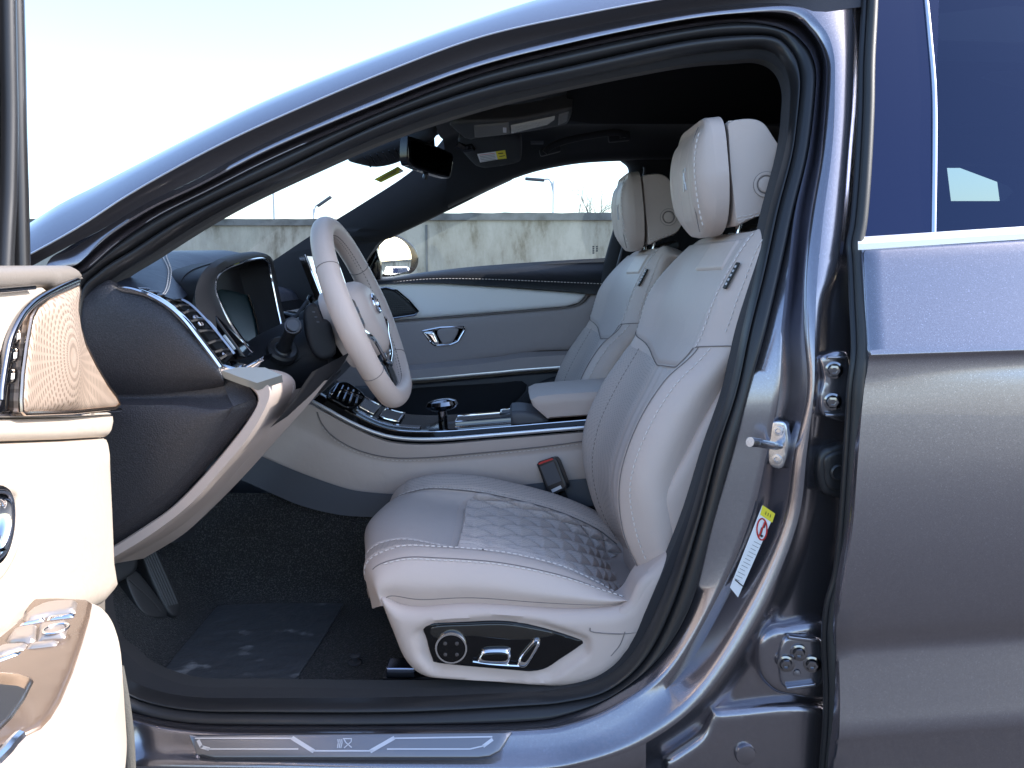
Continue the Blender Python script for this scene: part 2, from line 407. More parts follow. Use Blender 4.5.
# =================================================================== CAR BODY
car = empty('car', (0, .75, 0)); tag(car, 'blue grey saloon car with its driver door open and beige leather seats', 'car')
LN = ['a', 'b2', 'b', 'c', 'd', 'w', 'x', 'e', 'f']
OFF = {'R': [.085, .068, .058, .052, .042, .038, .048, .0085, .0110], 'B': [.085, .07, .06, .055, .048, .032, .054, .012, .0], 'S': [.105, .085, .072, .064, .05, .022, .014, -.006, -.012]}
ST = [  # type, then the nine pixel points from the trim edge outwards
 ('B', (104,600),(96,603),(92,605),(86,607),(76,610),(70,612),(60,614),(50,618),(42,620)),
 ('B', (98,500),(90,500),(86,500),(80,500),(70,500),(66,500),(58,500),(50,500),(42,500)),
 ('B', (90,385),(84,380),(80,378),(75,376),(66,372),(62,370),(55,368),(46,365),(38,362)),
 ('B', (97,308),(91,304),(86,300),(80,297),(69,291),(66,290),(60,287),(54,283),(44,272)),
 ('R', (119,280),(113,279),(107,276),(100,270),(93,267),(91,265),(84,262),(80,262),(67,248)),
 ('R', (152,259),(146,258),(141,254),(134,248),(122,242),(121,240),(115,236),(109,236),(103,229)),
 ('R', (196,231),(190,229),(184,226),(172,224),(160,217),(159,215),(154,211),(151,209),(147,203)),
 ('R', (236,208),(231,206),(225,203),(217,200),(208,193),(207,191),(203,187),(199,186),(195,180)),
 ('R', (292,181),(289,178),(285,175),(281,170),(276,159),(275,157),(273,152),(271,149),(267,142)),
 ('R', (388,139),(386,134),(384,129),(381,122),(377,114.5),(376.5,113),(374,108),(373,105.5),(369,97)),
 ('R', (486,107),(484,100.5),(482,95),(480,87),(477,76),(477,74.5),(475,69),(474,67.5),(471,59)),
 ('R', (583,84),(582,78),(581,72),(580,63),(578,50),(578,48.5),(577,43),(577,41),(575,30)),
 ('R', (681,65),(681,57),(680,50.5),(680,41),(679,30),(679,28.5),(679,23),(678,20.5),(678,11)),
 ('R', (735,60),(737,50),(737,42),(738,35),(739,23),(739,22),(740,16),(740,13),(740,4)),
 ('RB',(761,59.5),(765,50),(768,43),(773,36.5),(781,29),(782,28),(788,20),(790,14),(796,5)),
 ('B', (778,68),(780,60),(783,53),(790,49.5),(802,43),(803,42),(810,36),(813,33),(822,26)),
 ('B', (786.5,86),(789,80),(791,72),(798,67),(813,62),(814,61),(820,57),(825,55),(833,50)),
 ('B', (786.5,110),(790,107),(793,97),(799,94),(815,86),(816,86),(821,84),(827,84),(835,82)),
 ('B', (781.5,150),(785,150),(787,150),(793,150),(808,150),(809,150),(815,150),(822,150),(832,150)),
 ('B', (766,210),(769,210),(772,210),(778,210),(793,212),(795,212),(803,212),(812,212),(824,212)),
 ('B', (753,270),(756,270),(759,270),(765,270),(780,270),(788,270),(797,270),(805,270),(818,270)),
 ('B', (739,330),(742,330),(744,330),(750,330),(765.6,330),(781,330),(790,330),(804,330),(815,330)),
 ('B', (726.5,390),(729,390),(732,390),(737,390),(749,390),(777,390),(791,390),(806,390),(814,390)),
 ('B', (706,450),(709,450),(712,450),(718,450),(734,450),(766,450),(777,450),(795,450),(807,450)),
 ('B', (684,520),(689,520),(693,520),(700,520),(714,520),(748,520),(764,520),(784,522),(797,524)),
 ('B', (655,590),(663,594),(668,597),(675,600),(691,603),(716,594),(728,597),(749,602),(762,608)),
 ('BS',(627,646),(634,651),(640,654),(646,656.5),(659,656),(671,666),(683,672),(696,687),(705,696)),
 ('S', (598,670),(602,678),(605,682),(609,689),(615,693),(622,702),(630,714),(640,733),(646,743)),
 ('S', (559,682.5),(561,689),(563,692),(565,701),(568,713),(571,725),(576,740),(580,756),(583,765)),
 ('S', (520,686),(520,692),(520,697),(520,705),(520,720.5),(521,731),(522,747),(523,763),(524,772)),
 ('S', (400,688.5),(400,697),(400,703),(400,711),(400,723.5),(400,734),(400,751),(400,763),(400,773)),
 ('S', (260,687),(260,698),(260,703),(260,711),(260,723.6),(260,734),(260,750),(260,761),(260,771)),
 ('S', (194,686),(194,697),(194,703),(194,709),(194,722),(194,731.5),(194,748),(194,760),(194,770)),
 ('S', (150,672),(148,688),(147,694),(147,700),(147,714),(147,724),(146,742),(145,758),(144,770)),
 ('BS',(128,655),(124,674),(122,680),(120,686),(117,700),(116,712),(114,732),(112,752),(110,766)),
 ('BS',(113,640),(106,652),(102,656),(97,660),(88,668),(83,674),(74,684),(64,694),(56,700)),
]
def off(ty, i): return sum(OFF[c][i] for c in ty) / len(ty)
loopc = {n: [G(*s[i + 1], off(s[0], i)) for s in ST] for i, n in enumerate(LN)}
K = 8
loops = {n: crs(loopc[n], K, True) for n in LN}
def bulge(A, B, r, k=5):                      # rounded lip between two loops, towards the outside
    o = []
    for t in [i / k for i in range(k + 1)]:
        h = math.sqrt(max(0, 1 - (2 * t - 1) ** 2))
        o.append([a.lerp(b, t) + Vector((0, -1, 0)) * r * h for a, b in zip(A, B)])
    return o
door_surround = MB()
# painted frame: flange, channel, ridge
def shift(L, dy, f=0, T=None): return [p + Vector((0, dy, 0)) for p in L]
mid_dw = [a.lerp(b, .85) for a, b in zip(loops['d'], loops['w'])]
rid1 = [a.lerp(b, .25) + Vector((0, -.003, 0)) for a, b in zip(loops['w'], loops['x'])]
rid2 = [a.lerp(b, .22) + Vector((0, -.003, 0)) for a, b in zip(loops['e'], loops['f'])]
rid3 = [a.lerp(b, .75) + Vector((0, -.002, 0)) for a, b in zip(loops['e'], loops['f'])]
xin = [a.lerp(b, .7) for a, b in zip(loops['x'], loops['e'])]
strips = [shift(loops['d'], .012), loops['d'], mid_dw, loops['w'], rid1, loops['x'], xin, loops['e'], rid2, rid3, loops['f']]
door_surround.loft(strips, PAINT, cl_v=True)
body = door_surround
# ---- cant rail and A pillar outer skin (stations 3..15)
i0, i1 = 3 * K, 14 * K + 4
gpx = [(24,272),(34,264.5),(70,247),(120,223),(160,175.5+0),(208,146.5),(280,116.5),(380,74),(480,37),(580,14.5),(680,-4),(760,-16),(800,-22),(880,-26)]
gpx = [(0,280),(23,266.5),(34,261),(90,230.5),(120,214),(160,192.6),(208,150+2),(280,116.5),(380,74),(480,37),(580,14.5),(680,-4),(760,-16),(880,-30)]
gpx = [(-60,304),(-10,276),(23,258),(60,238),(90,220),(120,200),(160,176.5),(215,147),(280,116.5),(380,74),(480,37),(580,14.5),(680,-4),(760,-16),(880,-30),(1000,-40),(1300,-60)]
hpx = [(-60,278),(-20,253),(22,228),(56,206),(84,192),(114,176.5),(150,158),(205,130),(270,99),(370,58.5),(475,20),(560,-7),(670,-34),(750,-50),(880,-70),(1000,-84),(1300,-110)]
gl = crs([G(*p, -.028) for p in gpx], 8); hl = crs([G(*p, .045) for p in hpx], 8)
m_ = 120
gl, hl = resample(gl, n=m_), resample(hl, n=m_)
fl = resample(crs([G(-60,318,.004), G(0,284,.004), G(34,265,.004), G(67,247,.005)], 6) + loops['f'][5 * K:i1 + 1] + [G(880, 4, .0), G(1000, -6, 0), G(1300, -30, 0)], n=m_)
# match by x so the strips run square to the pillar
def byx(L, xs):
    o = []
    for x in xs:
        j = 0
        while j < len(L) - 2 and L[j + 1].x < x: j += 1
        d = L[j + 1].x - L[j].x; o.append(L[j].lerp(L[j + 1], (x - L[j].x) / d if abs(d) > 1e-9 else 0))
    return o
xs = np.linspace(fl[0].x, fl[-1].x, m_)
F_, G_, H_ = byx(fl, xs), byx(gl, xs - .012), byx(hl, xs - .03)
g2 = [a.lerp(b, .06) + Vector((0, -.002, .0)) for a, b in zip(G_, H_)]
hm = [a.lerp(b, .5) + Vector((0, -.006, .004)) for a, b in zip(G_, H_)]
body.loft([F_, [a.lerp(b, .55) + Vector((0, .012, .0)) for a, b in zip(F_, G_)], [a.lerp(b, .93) + Vector((0, .006, -.002)) for a, b in zip(F_, G_)], G_], JAMB)
RAILB = PAINT
body.loft([G_, g2, hm, H_, [p + Vector((-.01, .05, .012)) for p in H_]], RAILB)
edge_l = MB().tube(G_, .0014, SATIN, 8).build('roof_edge_glint', car)  # silver bead added as the glint along the painted roof edge
# ---- B pillar outer panel, between the frame ridge and the rear door rubber
q_px = [(870,-26),(864,-10),(863,10),(863,50),(861,100),(858,150),(855,212),(850,262),(849,330),(847,390),(843,450),(838,522),(834,596),(822,640),(820,690),(820,735),(820,790)]
p_px = [(858,-26),(853,-10),(852,10),(853,50),(852,100),(848,150),(843,212),(836,266),(824,300),(818,382),(812,450),(802,528),(770,612),(714,704),(655,752),(592,776),(530,790)]
f_ix = [14*K-4, 14*K, 15*K-2, 16*K, 17*K+2, 18*K, 19*K, 20*K, 20*K+5, 22*K, 23*K, 24*K, 25*K, 26*K, 27*K, 28*K, 29*K]
fA = crs([loops['f'][i] for i in f_ix], 8)
pA = crs([G(*p, .002 if i < 9 else .004) for i, p in enumerate(p_px)], 8)
pB = crs([G(p[0] + (3 if i < 8 else 5), p[1] + (0 if i < 12 else 3), .016) for i, p in enumerate(p_px)], 8)
qA = crs([G(*p, .022) for p in q_px], 8)
qB = crs([G(p[0] + 8, p[1], .03) for p in q_px], 8)
mid = [[a.lerp(b, t) for a, b in zip(pB, qA)] for t in (.2, .4, .6, .8)]
body.loft([fA, pA, pB] + mid + [qA, qB], PAINT)
# sill below the opening and rocker
sb = loops['f'][27*K:36*K]
body.loft([sb, [Vector((p.x, p.y - .004, p.z - .05)) for p in sb], [Vector((p.x, p.y + .05, p.z - .14)) for p in sb]], PAINT)
door_frame = body.build('body_side', car, sharp=60)
# pressed shapes on the lower B pillar
def pressed(name, outline, h, label, parent=door_frame, Y=.004, R_=.012, m=PAINT, back=.03, smooth=True):
    return MB().puff(FY(Y), outline, m, H=h, Rr=R_, back=back, step=.008, smooth=smooth).build(name, parent, label, sharp=60)
pressed('pressed_pocket', [(755,652),(757,638),(766,628),(782,624),(830,624),(830,692),(785,693),(768,686),(757,672)], .014, None, Y=.012)
pressed('pressed_panel', [(664,764),(668,756),(700,733),(712,711),(722,708),(830,708),(830,790),(680,790)], .012, None, Y=.010)
plug = MB().lathe(P(745, 753.5, -.004), (0, -1, 0), [(.0165, -.01), (.0165, .003), (.015, .006), (.012, .0065), (0, .0068)], PAINT).build('sill_plug', door_frame)
# roof and windscreen
Hroof = [p for p in H_ if p.x > -.28]
mir = lambda L, dz=0: [Vector((p.x, 1.5 - p.y, p.z + dz)) for p in L]
def arch(L, rise, bow=0, n=8):
    o = []
    for i in range(n + 1):
        t = i / n; o.append([Vector((p.x - bow * 4 * t * (1 - t), p.y + (1.5 - 2 * p.y) * t, p.z + rise * 4 * t * (1 - t))) for p in L])
    return o
HR = [p + Vector((0, .05, .012)) for p in Hroof]
ext = [HR[-1] + Vector((k * .2, .0, -.012 * k * k)) for k in range(1, 4)]
MB().loft(arch(HR + ext, .03), PAINT).build('roof', car)
HW = [p + Vector((0, .035, .006)) for p in H_ if p.x <= -.25]
HW = [HW[0] + Vector((-.35, 0, -.18))] + HW
MB().loft(arch(HW, .03, .09), WGLASS).build('windscreen', car)
# door seal: trim edge, two rubber lips
seal = MB()
seal.loft([loops['a'], [a.lerp(b, .5) + Vector((0, -.003, 0)) for a, b in zip(loops['a'], loops['b2'])], loops['b2']], HEAD, cl_v=True)
seal.loft([shift(loops['a'], .03), loops['a']], HEAD, cl_v=True)
seal.build('aperture_trim', car, sharp=60)
sealb = MB()
d1 = [(a - b).length for a, b in zip(loops['b2'], loops['c'])]
def lip(A, B, k, s):
    o = []
    for t in [i / k for i in range(k + 1)]:
        h = math.sqrt(max(0, 1 - (2 * t - 1) ** 2))
        o.append([a.lerp(b, t) + Vector((0, -1, 0)) * (a - b).length * .5 * s * h for a, b in zip(A, B)])
    return o
m1 = [a.lerp(b, .5) for a, b in zip(loops['b2'], loops['c'])]
sealb.loft(lip(loops['b2'], [a.lerp(b, .9) for a, b in zip(loops['b'], loops['c'])], 10, 1.5), RUB, cl_v=True)
sealb.loft(lip(loops['c'], loops['d'], 12, 1.15), RUB, cl_v=True)
sealb.loft([shift(loops['b2'], .02), shift(loops['d'], .012)], RUB, cl_v=True)
sealb.build('door_seal', car, sharp=60)
# sill tread plate
SP_M = mat('brushed_aluminium', (.24, .24, .26), .34, .9)
SP_L = mat('polished_line', (.62, .62, .65), .3, .6)
def sillY(py): return .022 + (-.006 - .022) * (py - 734) / 28
frs = Frame(P(350, 747, .004), (P(350, 736, .016) - P(350, 760, -.008)).cross(Vector((1, 0, 0))) * -1, (1, 0, 0))
if frs.N.y > 0: frs = Frame(frs.O, -frs.N, (1, 0, 0))
tp = MB().puff(frs, [(190,735.5),(512,732.5),(500,752),(490,757.5),(478,759),(215,759),(198,755)], SP_M, H=.0035, Rr=.004, back=.02, step=.01, smooth=False, base=lambda a, b: .004).build('sill_plate', car, 'brushed aluminium tread plate with engraved emblem on the sill')
def ribbon(mb, fr, pts, wd, m, h=.001, closed=False):
    p2 = [Vector((*fr.px(*p), 0)) for p in pts]
    for a, b in zip(p2, p2[1:]):
        d = (b - a).normalized(); n = Vector((-d.y, d.x, 0)) * wd / 2; a2, b2 = a - d * wd * .3, b + d * wd * .3
        q = [a2 - n, b2 - n, b2 + n, a2 + n]; mb.add([fr.w(v.x, v.y, h) for v in q], [[0, 1, 2, 3]], m)
    return mb
em = MB()
for pts, wd in (([(197,739.5),(294,739.5)], .0022), ([(294,739.5),(314,752)], .006), ([(312,752),(374,752)], .0022), ([(372,752),(394,739.5)], .006), ([(394,739.5),(492,738)], .0022), ([(200,742),(203,748),(210,750)], .005), ([(208,750.2),(299,750.2)], .002), ([(388,750.2),(470,750.2),(484,747)], .002), ([(484,747),(492,741)], .005)):
    ribbon(em, frs, pts, wd, SP_L, .0085)
em.build('inlay_line', tp)
lg = MB()
def emblem(mb, fr, cx, cy, s, m, h, wd):
    for k in (0, 1, 2):
        ribbon(mb, fr, [(cx + s * (-.95 + .25 * k), cy - s * .5), (cx + s * (-.9 + .25 * k), cy - s * .1), (cx + s * (-1.0 + .22 * k), cy + s * .6)], wd, m, h)
    ribbon(mb, fr, [(cx - s * .25, cy - s * .6), (cx + s * .85, cy - s * .6), (cx + s * .8, cy - s * .2), (cx - s * .1, cy + s * .6)], wd, m, h)
    ribbon(mb, fr, [(cx - s * .15, cy - s * .55), (cx + s * .1, cy - s * .1), (cx + s * .85, cy + s * .55)], wd, m, h)
emblem(lg, frs, 346, 744.5, 7.5, SP_L, .009, .0016)
lg.build('emblem', tp)
# striker
st = MB(); c = P(778, 445, .028)
stf = Frame(c, Vector((-.62, -.78, 0)), (1, 0, 0))
st.puff(stf, [(-.011, .034), (.009, .036), (.014, .02), (.016, 0), (.013, -.022), (.006, -.036), (-.011, -.033), (-.016, -.012), (-.014, .012)], STEEL, H=.002, Rr=.003, back=.012, step=.005, px=False)
for v in (.022, -.022): st.lathe(stf.w(.0, v, .001), stf.N, [(.0075, 0), (.0075, .003), (.004, .0032), (.003, .0015), (0, .0015)], STEEL, 16)
st.tube([P(777, 446, .03), P(770, 445, .0), P(757, 443, -.022)], .0062, STEEL, 12)
st.tube([P(760, 443, -.016), P(750, 442, -.03)], [.0066, .0074], STEEL, 12)
st.tube([P(776, 446, .02), P(792, 446.5, .035)], .0045, STEEL, 10)
st.build('door_striker', car, 'zinc plated striker loop on the centre pillar')
# warning label on the pillar
fl_ = Frame(P(752, 548, .032), (-.25, -.97, 0), (1, 0, 0))
wl = MB()
def quad(mb, fr, pts, m, h): mb.add([fr.w(*fr.px(*p), h) for p in pts], [list(range(len(pts)))], m)
quad(wl, fl_, [(762,504.5),(774.5,512.5),(738,596),(730,586)], WHITE, .006)
quad(wl, fl_, [(762.5,504),(775,512.5),(772,521.5),(760,513.5)], YELL, .0066)
cc = [(761.8 + 4.9 * math.cos(a) - 1.6 * math.sin(a) * .5, 528 + 10.5 * math.sin(a) + 1.5 * math.cos(a)) for a in [i * 2 * math.pi / 28 for i in range(29)]]
ribbon(wl, fl_, cc, .0022, REDM, .0068); ribbon(wl, fl_, [(765, 520), (758.5, 536)], .002, REDM, .0074)
for a, b in (((764.5,522),(763.5,526)), ((762,527),(760.5,532)), ((759.5,533),(762,535))): ribbon(wl, fl_, [a, b], .0035, INK, .007)
for k in range(12):
    t = k / 11; x, y = 756.5 - 19.5 * t, 541 + 37 * t; ribbon(wl, fl_, [(x - 2.4, y - .9), (x + 4.4 - (k % 3), y + 2.6 - (k % 3) * .5)], .0006, INK, .0068)
ribbon(wl, fl_, [(735.4,578.5),(744.5,586)], .0018, INK, .0068)
for k in range(3): ribbon(wl, fl_, [(766 + 2.3 * k, 510.5 + 1.4 * k), (765.3 + 2.3 * k, 513.2 + 1.4 * k)], .0009, INK, .0072)
wl.build('warning_label', car, 'airbag warning label, yellow and white with red ring, on the pillar')
# hinges
def bolt(mb, c, ax, r, m=DCHROME):
    mb.lathe(c, ax, [(r * 1.5, 0), (r * 1.5, r * .25), (r * 1.15, r * .35)], m, 20)
    mb.lathe(c, ax, [(r * 1.0, r * .3), (r * .96, r * .95), (r * .55, r * 1.0), (r * .5, r * .6), (0, r * .6)], m, 6)
HNG = mat('painted_hinge_steel', (.30, .30, .34), .22, .9, coat=.6)
h1 = MB().puff(FY(.008), [(822,356),(848,355),(848,417),(826,417),(820,411),(819,396),(823,380),(821,366)], HNG, H=.006, Rr=.006, back=.02, step=.006)
bolt(h1, P(834, 370, -.0), (-.3, -1, 0), .0085); bolt(h1, P(832.5, 401.5, -.0), (-.3, -1, 0), .0085)
h1.box(P(837, 357.5, -.004), .03, .008, .005, HNG, bev=.002); h1.box(P(835, 415, -.004), .03, .008, .005, HNG, bev=.002)
h1.build('door_hinge', car, 'upper rear door hinge with two bolts on the pillar')
h2 = MB().puff(FY(-.004), [(782,642),(790,636),(822,640),(822,682),(800,687),(783,686),(779,672),(778,658)], HNG, H=.005, Rr=.006, back=.02, step=.006)
for p in ((799,652.5),(786,663.5),(812,664)): bolt(h2, P(*p, -.011), (-.25, -1, 0), .0085)
h2.lathe(P(797, 673, -.010), (-.2, -1, 0), [(.006, 0), (.005, .002), (0, .003)], HNG, 12)
h2.box(P(802, 638, -.012), .045, .012, .006, HNG, X=(1, 0, -.12), bev=.002); h2.box(P(800, 685.5, -.012), .045, .012, .006, HNG, X=(1, 0, .14), bev=.002)
h2.build('door_hinge', car, 'lower rear door hinge with three bolts in the pressed pocket')
gr = MB().puff(FY(.004), [(822,450),(828,447),(850,447),(850,495),(826,494),(820,487),(817,470),(818,458)], RUB, H=.006, Rr=.008, back=.02, step=.006)
gr.puff(FY(-.002), [(826,455),(850,453),(850,488),(828,488),(824,472)], RUB, H=.004, Rr=.006, back=.004, step=.006)
gr.lathe(P(838, 472, -.007), (0, -1, 0), [(.012, 0), (.0125, .004), (.010, .006), (.006, .004), (0, .004)], RUB, 20)
gr.build('rubber_grommet', car)

# =================================================================== REAR DOOR
rdoor = empty('rear_door', P(940, 500, -.05), car)
RD = [ # pixel y at front edge, pixel x at front edge, slope per px to the right, Y
 (238,860,-.065,-.012),(250,861,-.06,-.020),(254,862,-.06,-.0335),(300,864,-.045,-.0440),(340,866,-.033,-.0550),(351,866.5,-.032,-.0582),(355.5,867,-.032,-.0588),(360,865,-.032,-.0545),(372,863,-.035,-.0510),(386,860.5,-.038,-.0510),(410,858,-.04,-.0540),(440,855.5,-.045,-.0575),(480,852.5,-.05,-.0620),(520,849.5,-.052,-.0655),(560,844,-.056,-.0675),(600,837,-.06,-.0668),(628,834,-.062,-.0635),(641,833.5,-.064,-.0585),(650,834,-.066,-.0560),(662,835,-.067,-.0580),(690,836,-.07,-.0650),(712,836,-.07,-.0710),(728,835.5,-.07,-.0755),(738,835,-.07,-.0770),(745,834,-.07,-.0760),(770,831,-.07,-.0735),(830,828,-.08,-.0700)]
cols = []
for xe in [0, 4, 20, 60, 120, 200, 320, 480]:
    c = []
    for (y, x, s, Y) in RD:
        xx = x + xe; yy = y + s * xe; Yb = gz(P(xx, yy, 0).z)
        c.append(P(xx, yy, Y + Yb + (.006 if xe == 0 else 0)))
    cols.append(crs(c, 4))
cols = [[p + Vector((.004, .03, 0)) for p in cols[0]]] + cols
DOORP = PAINT
MB().loft(cols, DOORP, flip=True).build('outer_panel', rdoor, sharp=60)
cst = MB()
def belt(xe, y, o): return G(858 + xe, y - .065 * xe, o)
cst.loft([[belt(xe, y, o) for xe in (0, 3, 60, 160, 320, 480)] for y, o in ((236.8,-.004),(237.2,-.018),(244,-.025),(250,-.022),(251.5,-.004))], SATIN, flip=True)
cst.add([belt(0, 236.8, -.004), belt(0, 237.2, -.018), belt(0, 244, -.025), belt(0, 250, -.022), belt(0, 251.5, -.004)], [[0, 1, 2, 3, 4]], SATIN)
cst.build('chrome_strip', rdoor)
PILK = mat('gloss_black_panel', (.006, .007, .010), .03, spec=1.0); PILK.node_tree.nodes['Principled BSDF'].inputs['Coat IOR'].default_value = 1.6; PILK.node_tree.nodes['Principled BSDF'].inputs['Specular Tint'].default_value = (.4, .5, 1, 1)  # specular tint carries the blue of the reflected sky
def upper(xs, ys, o): return [[G(x + (y - 236) * dx, y, o) for y in ys] for x, dx in xs]
ysu = [237, 200, 150, 100, 50, 0, -40, -90, -140]
MB().loft(upper([(860, -.045), (863, -.045), (900, -.045), (932, -.03)], ysu, -.012), PILK).build('pillar_cover', rdoor)
pts = crs([G(933.5, 237, -.012), G(934.5, 150, -.013), G(934, 90, -.013), G(930, 40, -.013), G(926, 0, -.013), G(921, -40, -.013)], 8)
MB().tube(pts, .0042, CHROME, 10).build('glass_gap_glint', rdoor)  # chrome bead stands in for the sun glint along the gap
MB().loft(upper([(936, -.0), (960, 0), (1010, .0), (1100, 0), (1300, 0)], ysu, -.010), TGLASS).build('window_glass', rdoor)
# rubber seal on the door's front edge
rp = [(868,-60),(867,0),(864,60),(863,110),(860,170),(856,220),(852,243),(853,258),(855,300),(857,350),(853,385),(851,420),(847,480),(843,535),(838,575),(830,605),(827,640),(829,690),(828,730),(825,768),(822,830)]
ro = lambda y: -.014 - .030 * min(1, max(0, (y - 260) / 90)); r1 = crs([G(x - 2, y, ro(y) + .012) for x, y in rp], 8); r2 = crs([G(x + 6, y, ro(y)) for x, y in rp], 8)
MB().tube(r1, .0058, RUB, 10).tube(r2, .0082, RUB2, 12).build('rubber_seal', rdoor)
MB().loft([[G(x - 4, y, .03) for x, y in rp], [G(x + 16, y, .03) for x, y in rp]], RUB).build('door_edge', rdoor)

# =================================================================== FLOOR, TUNNEL, FIREWALL
fl3 = MB(); ZF = .268
def fpt(x, y, z): return Vector((x, y, z))
rows = []
for x in np.linspace(-1.25, 1.3, 60):
    r_ = []
    up = max(0.0, (-.70 - x)) * 1.05
    for y, z in ((.112, .30), (.118, .29), (.128, .275), (.16, ZF), (.3, ZF), (.45, ZF), (.56, ZF), (.60, ZF + .012), (.625, .31), (.645, .37), (.66, .44), (.68, .50)):
        zz = z if y < .125 else z + up * (1 if y < .66 else .3)
        r_.append(fpt(x, y, min(zz, .72)))
    rows.append(crs(r_, 3))
fl3.loft(rows, CARPET)
fl3.add([(-1.25, .80, .3), (1.3, .80, .3), (1.3, 1.46, .3), (-1.25, 1.46, .3)], [[0, 1, 2, 3]], CARPET)
floor = fl3.build('floor_carpet', car)
fw = MB(); fw.loft([[Vector((-1.2, .02, .2)), Vector((-1.2, 1.48, .2))], [Vector((-1.2, .02, .98)), Vector((-1.2, 1.48, .98))]], HEAD)
fw.build('firewall', car)
hk = MB().lathe(PZ(355, 663, ZF + .002), (0, 0, 1), [(.014, 0), (.013, .004), (.006, .006), (.006, .012), (.011, .013), (.011, .016), (0, .017)], mat('clear_plastic_clip', (.06, .06, .065), .2), 18)
hk.build('mat_hook', floor)
FILM = glass('scuffed_film', (.78, .80, .84), 1.0, .03)
t = FILM.node_tree
film = MB(); fo = [PZ(218, 605, ZF + .004), PZ(346, 600, ZF + .004), PZ(322, 640, ZF + .004), PZ(287, 692, ZF + .004), PZ(150, 690, ZF + .004), PZ(175, 655, ZF + .004)]
FILMM = mat('dusty_clear_film', (.075, .080, .088), .34, spec=.6, bump=('noise', 20, .8, .008), var=(17, (.50, .51, .52), .61, .80))
ff = FZ(ZF + .003)
film.puff(ff, [(p.x, p.y) for p in fo], FILMM, H=.0008, Rr=.003, back=.002, step=.02, px=False, smooth=False)
fm = film.build('floor_film', None); fm.location = (0, 0, 0)
tag(fm, 'scuffed clear protective film lying on the black footwell carpet', 'film')
# pedals
PRIB = mat('pale_pedal_rib', (.10, .10, .10), .5)  # ribs paler than the pedal rubber
pd_ = MB(); a, b = P(150, 545, .50), P(164, 606, .44)
pf = Frame(P(154, 575, .47), Vector((.80, -.42, .42)), (0, 0, 1))
pd_.puff(pf, [(137,545),(150,541),(180,606),(166,612)], PEDAL, H=.006, Rr=.006, back=.02, step=.012)
for k in range(5):
    t_ = k / 4; pd_.tube([pf.w(*pf.px(139 + 10.5 * t_, 547 - 2 * t_), .0065), pf.w(*pf.px(165.5 + 10 * t_, 607 - 2.5 * t_), .0065)], .0021, PRIB, 6)
pd_.puff(pf, [(125,577),(137,572),(166,611),(160,618),(140,611)], PEDAL, H=.003, Rr=.004, back=.03, step=.012)
pd_.tube([pf.w(*pf.px(128, 580), .003), pf.w(*pf.px(150, 600), .003), pf.w(*pf.px(160, 612), .003)], .002, RUB2, 6)
pd_.build('accelerator_pedal', car, 'black ribbed accelerator pedal')
bp_ = MB().puff(Frame(P(122, 568, .40), (.78, -.5, .36), (0, 0, 1)), [(100,556),(132,548),(137,560),(134,572),(115,584),(100,585)], PEDAL, H=.006, Rr=.008, back=.02, step=.012)
bp_.build('brake_pedal', car)

# =================================================================== DASHBOARD
dash = empty('dashboard', (-.6, .5, .75), car)
YD = .085
def cprof(t): return t
top_px = [(60,318),(90,292),(108,283),(122,290),(145,296),(168,309),(190,331),(208,350),(219,364),(223,376)]
bot_px = [(60,575),(80,566),(104,551),(138,530),(170,507),(200,476),(228,443),(246,421),(256,408),(258,401)]
def strips_between(A, B, ts, yf, k=8):
    rows = []
    for t_, dy in ts:
        rows.append(crs([P(a[0] + (b[0] - a[0]) * t_, a[1] + (b[1] - a[1]) * t_, YD + dy + yf(a, b, t_)) for a, b in zip(A, B)], k))
    return rows
# upper end cover, crease, lower raised panel: three horizontal bands
m1p = [(60,392),(80,394),(104,394),(122,394),(145,394),(168,393),(190,391),(208,389),(219,387),(224,386)]
m2p = [(60,404),(80,405),(104,405),(122,405),(145,405),(168,405),(190,406),(210,408),(226,408),(233,406)]
m3p = [(60,562),(80,552),(104,535),(136,514),(166,492),(194,464),(216,436),(226,420),(231,411),(233,407)]
sp_ = MB()
yA = lambda a, b, t_: 0
sp_.loft([crs([P(x, y, YD + .012) for x, y in [(a[0] + 1, a[1] - 3) for a in top_px]], 8)] + strips_between(top_px, m1p, [(0, 0), (.03, -.006), (.25, -.012), (.5, -.014), (.75, -.008), (.9, .0), (1, .012)], yA), SIDEK)
sp_.loft(strips_between(m1p, m2p, [(0, .012), (.25, .014), (.5, .010), (1, -.012)], yA), SIDEK)
sp_.loft(strips_between(m2p, m3p, [(0, -.012), (.12, -.018), (.5, -.02), (.88, -.018), (1, -.012)], yA), SIDEK)
e2 = [(60,575),(80,566),(104,551),(138,530),(170,507),(200,476),(228,443),(246,421),(256,408),(256,398)]
right = [(224,386),(233,406)]
sp_.loft(strips_between(m3p, e2, [(0, -.012), (.4, -.004), (1, .012)], yA) , SIDEK)
sp_.loft([crs([P(223,372,YD+.004), P(224,386,YD+.012), P(233,406.5,YD-.012)], 4), crs([P(236,377,YD+.012), P(248,386,YD+.014), P(256,398,YD+.012)], 4)], SIDEK)
sp_.build('end_cover', dash, sharp=70)
# inner kick trim left of the end cover
MB().puff(FY(.10), [(60,300),(92,292),(112,287),(108,300),(96,330),(88,360),(86,400),(84,560),(60,590)], TRIMK, H=.006, Rr=.01, back=.03, step=.015).build('pillar_foot_trim', dash)
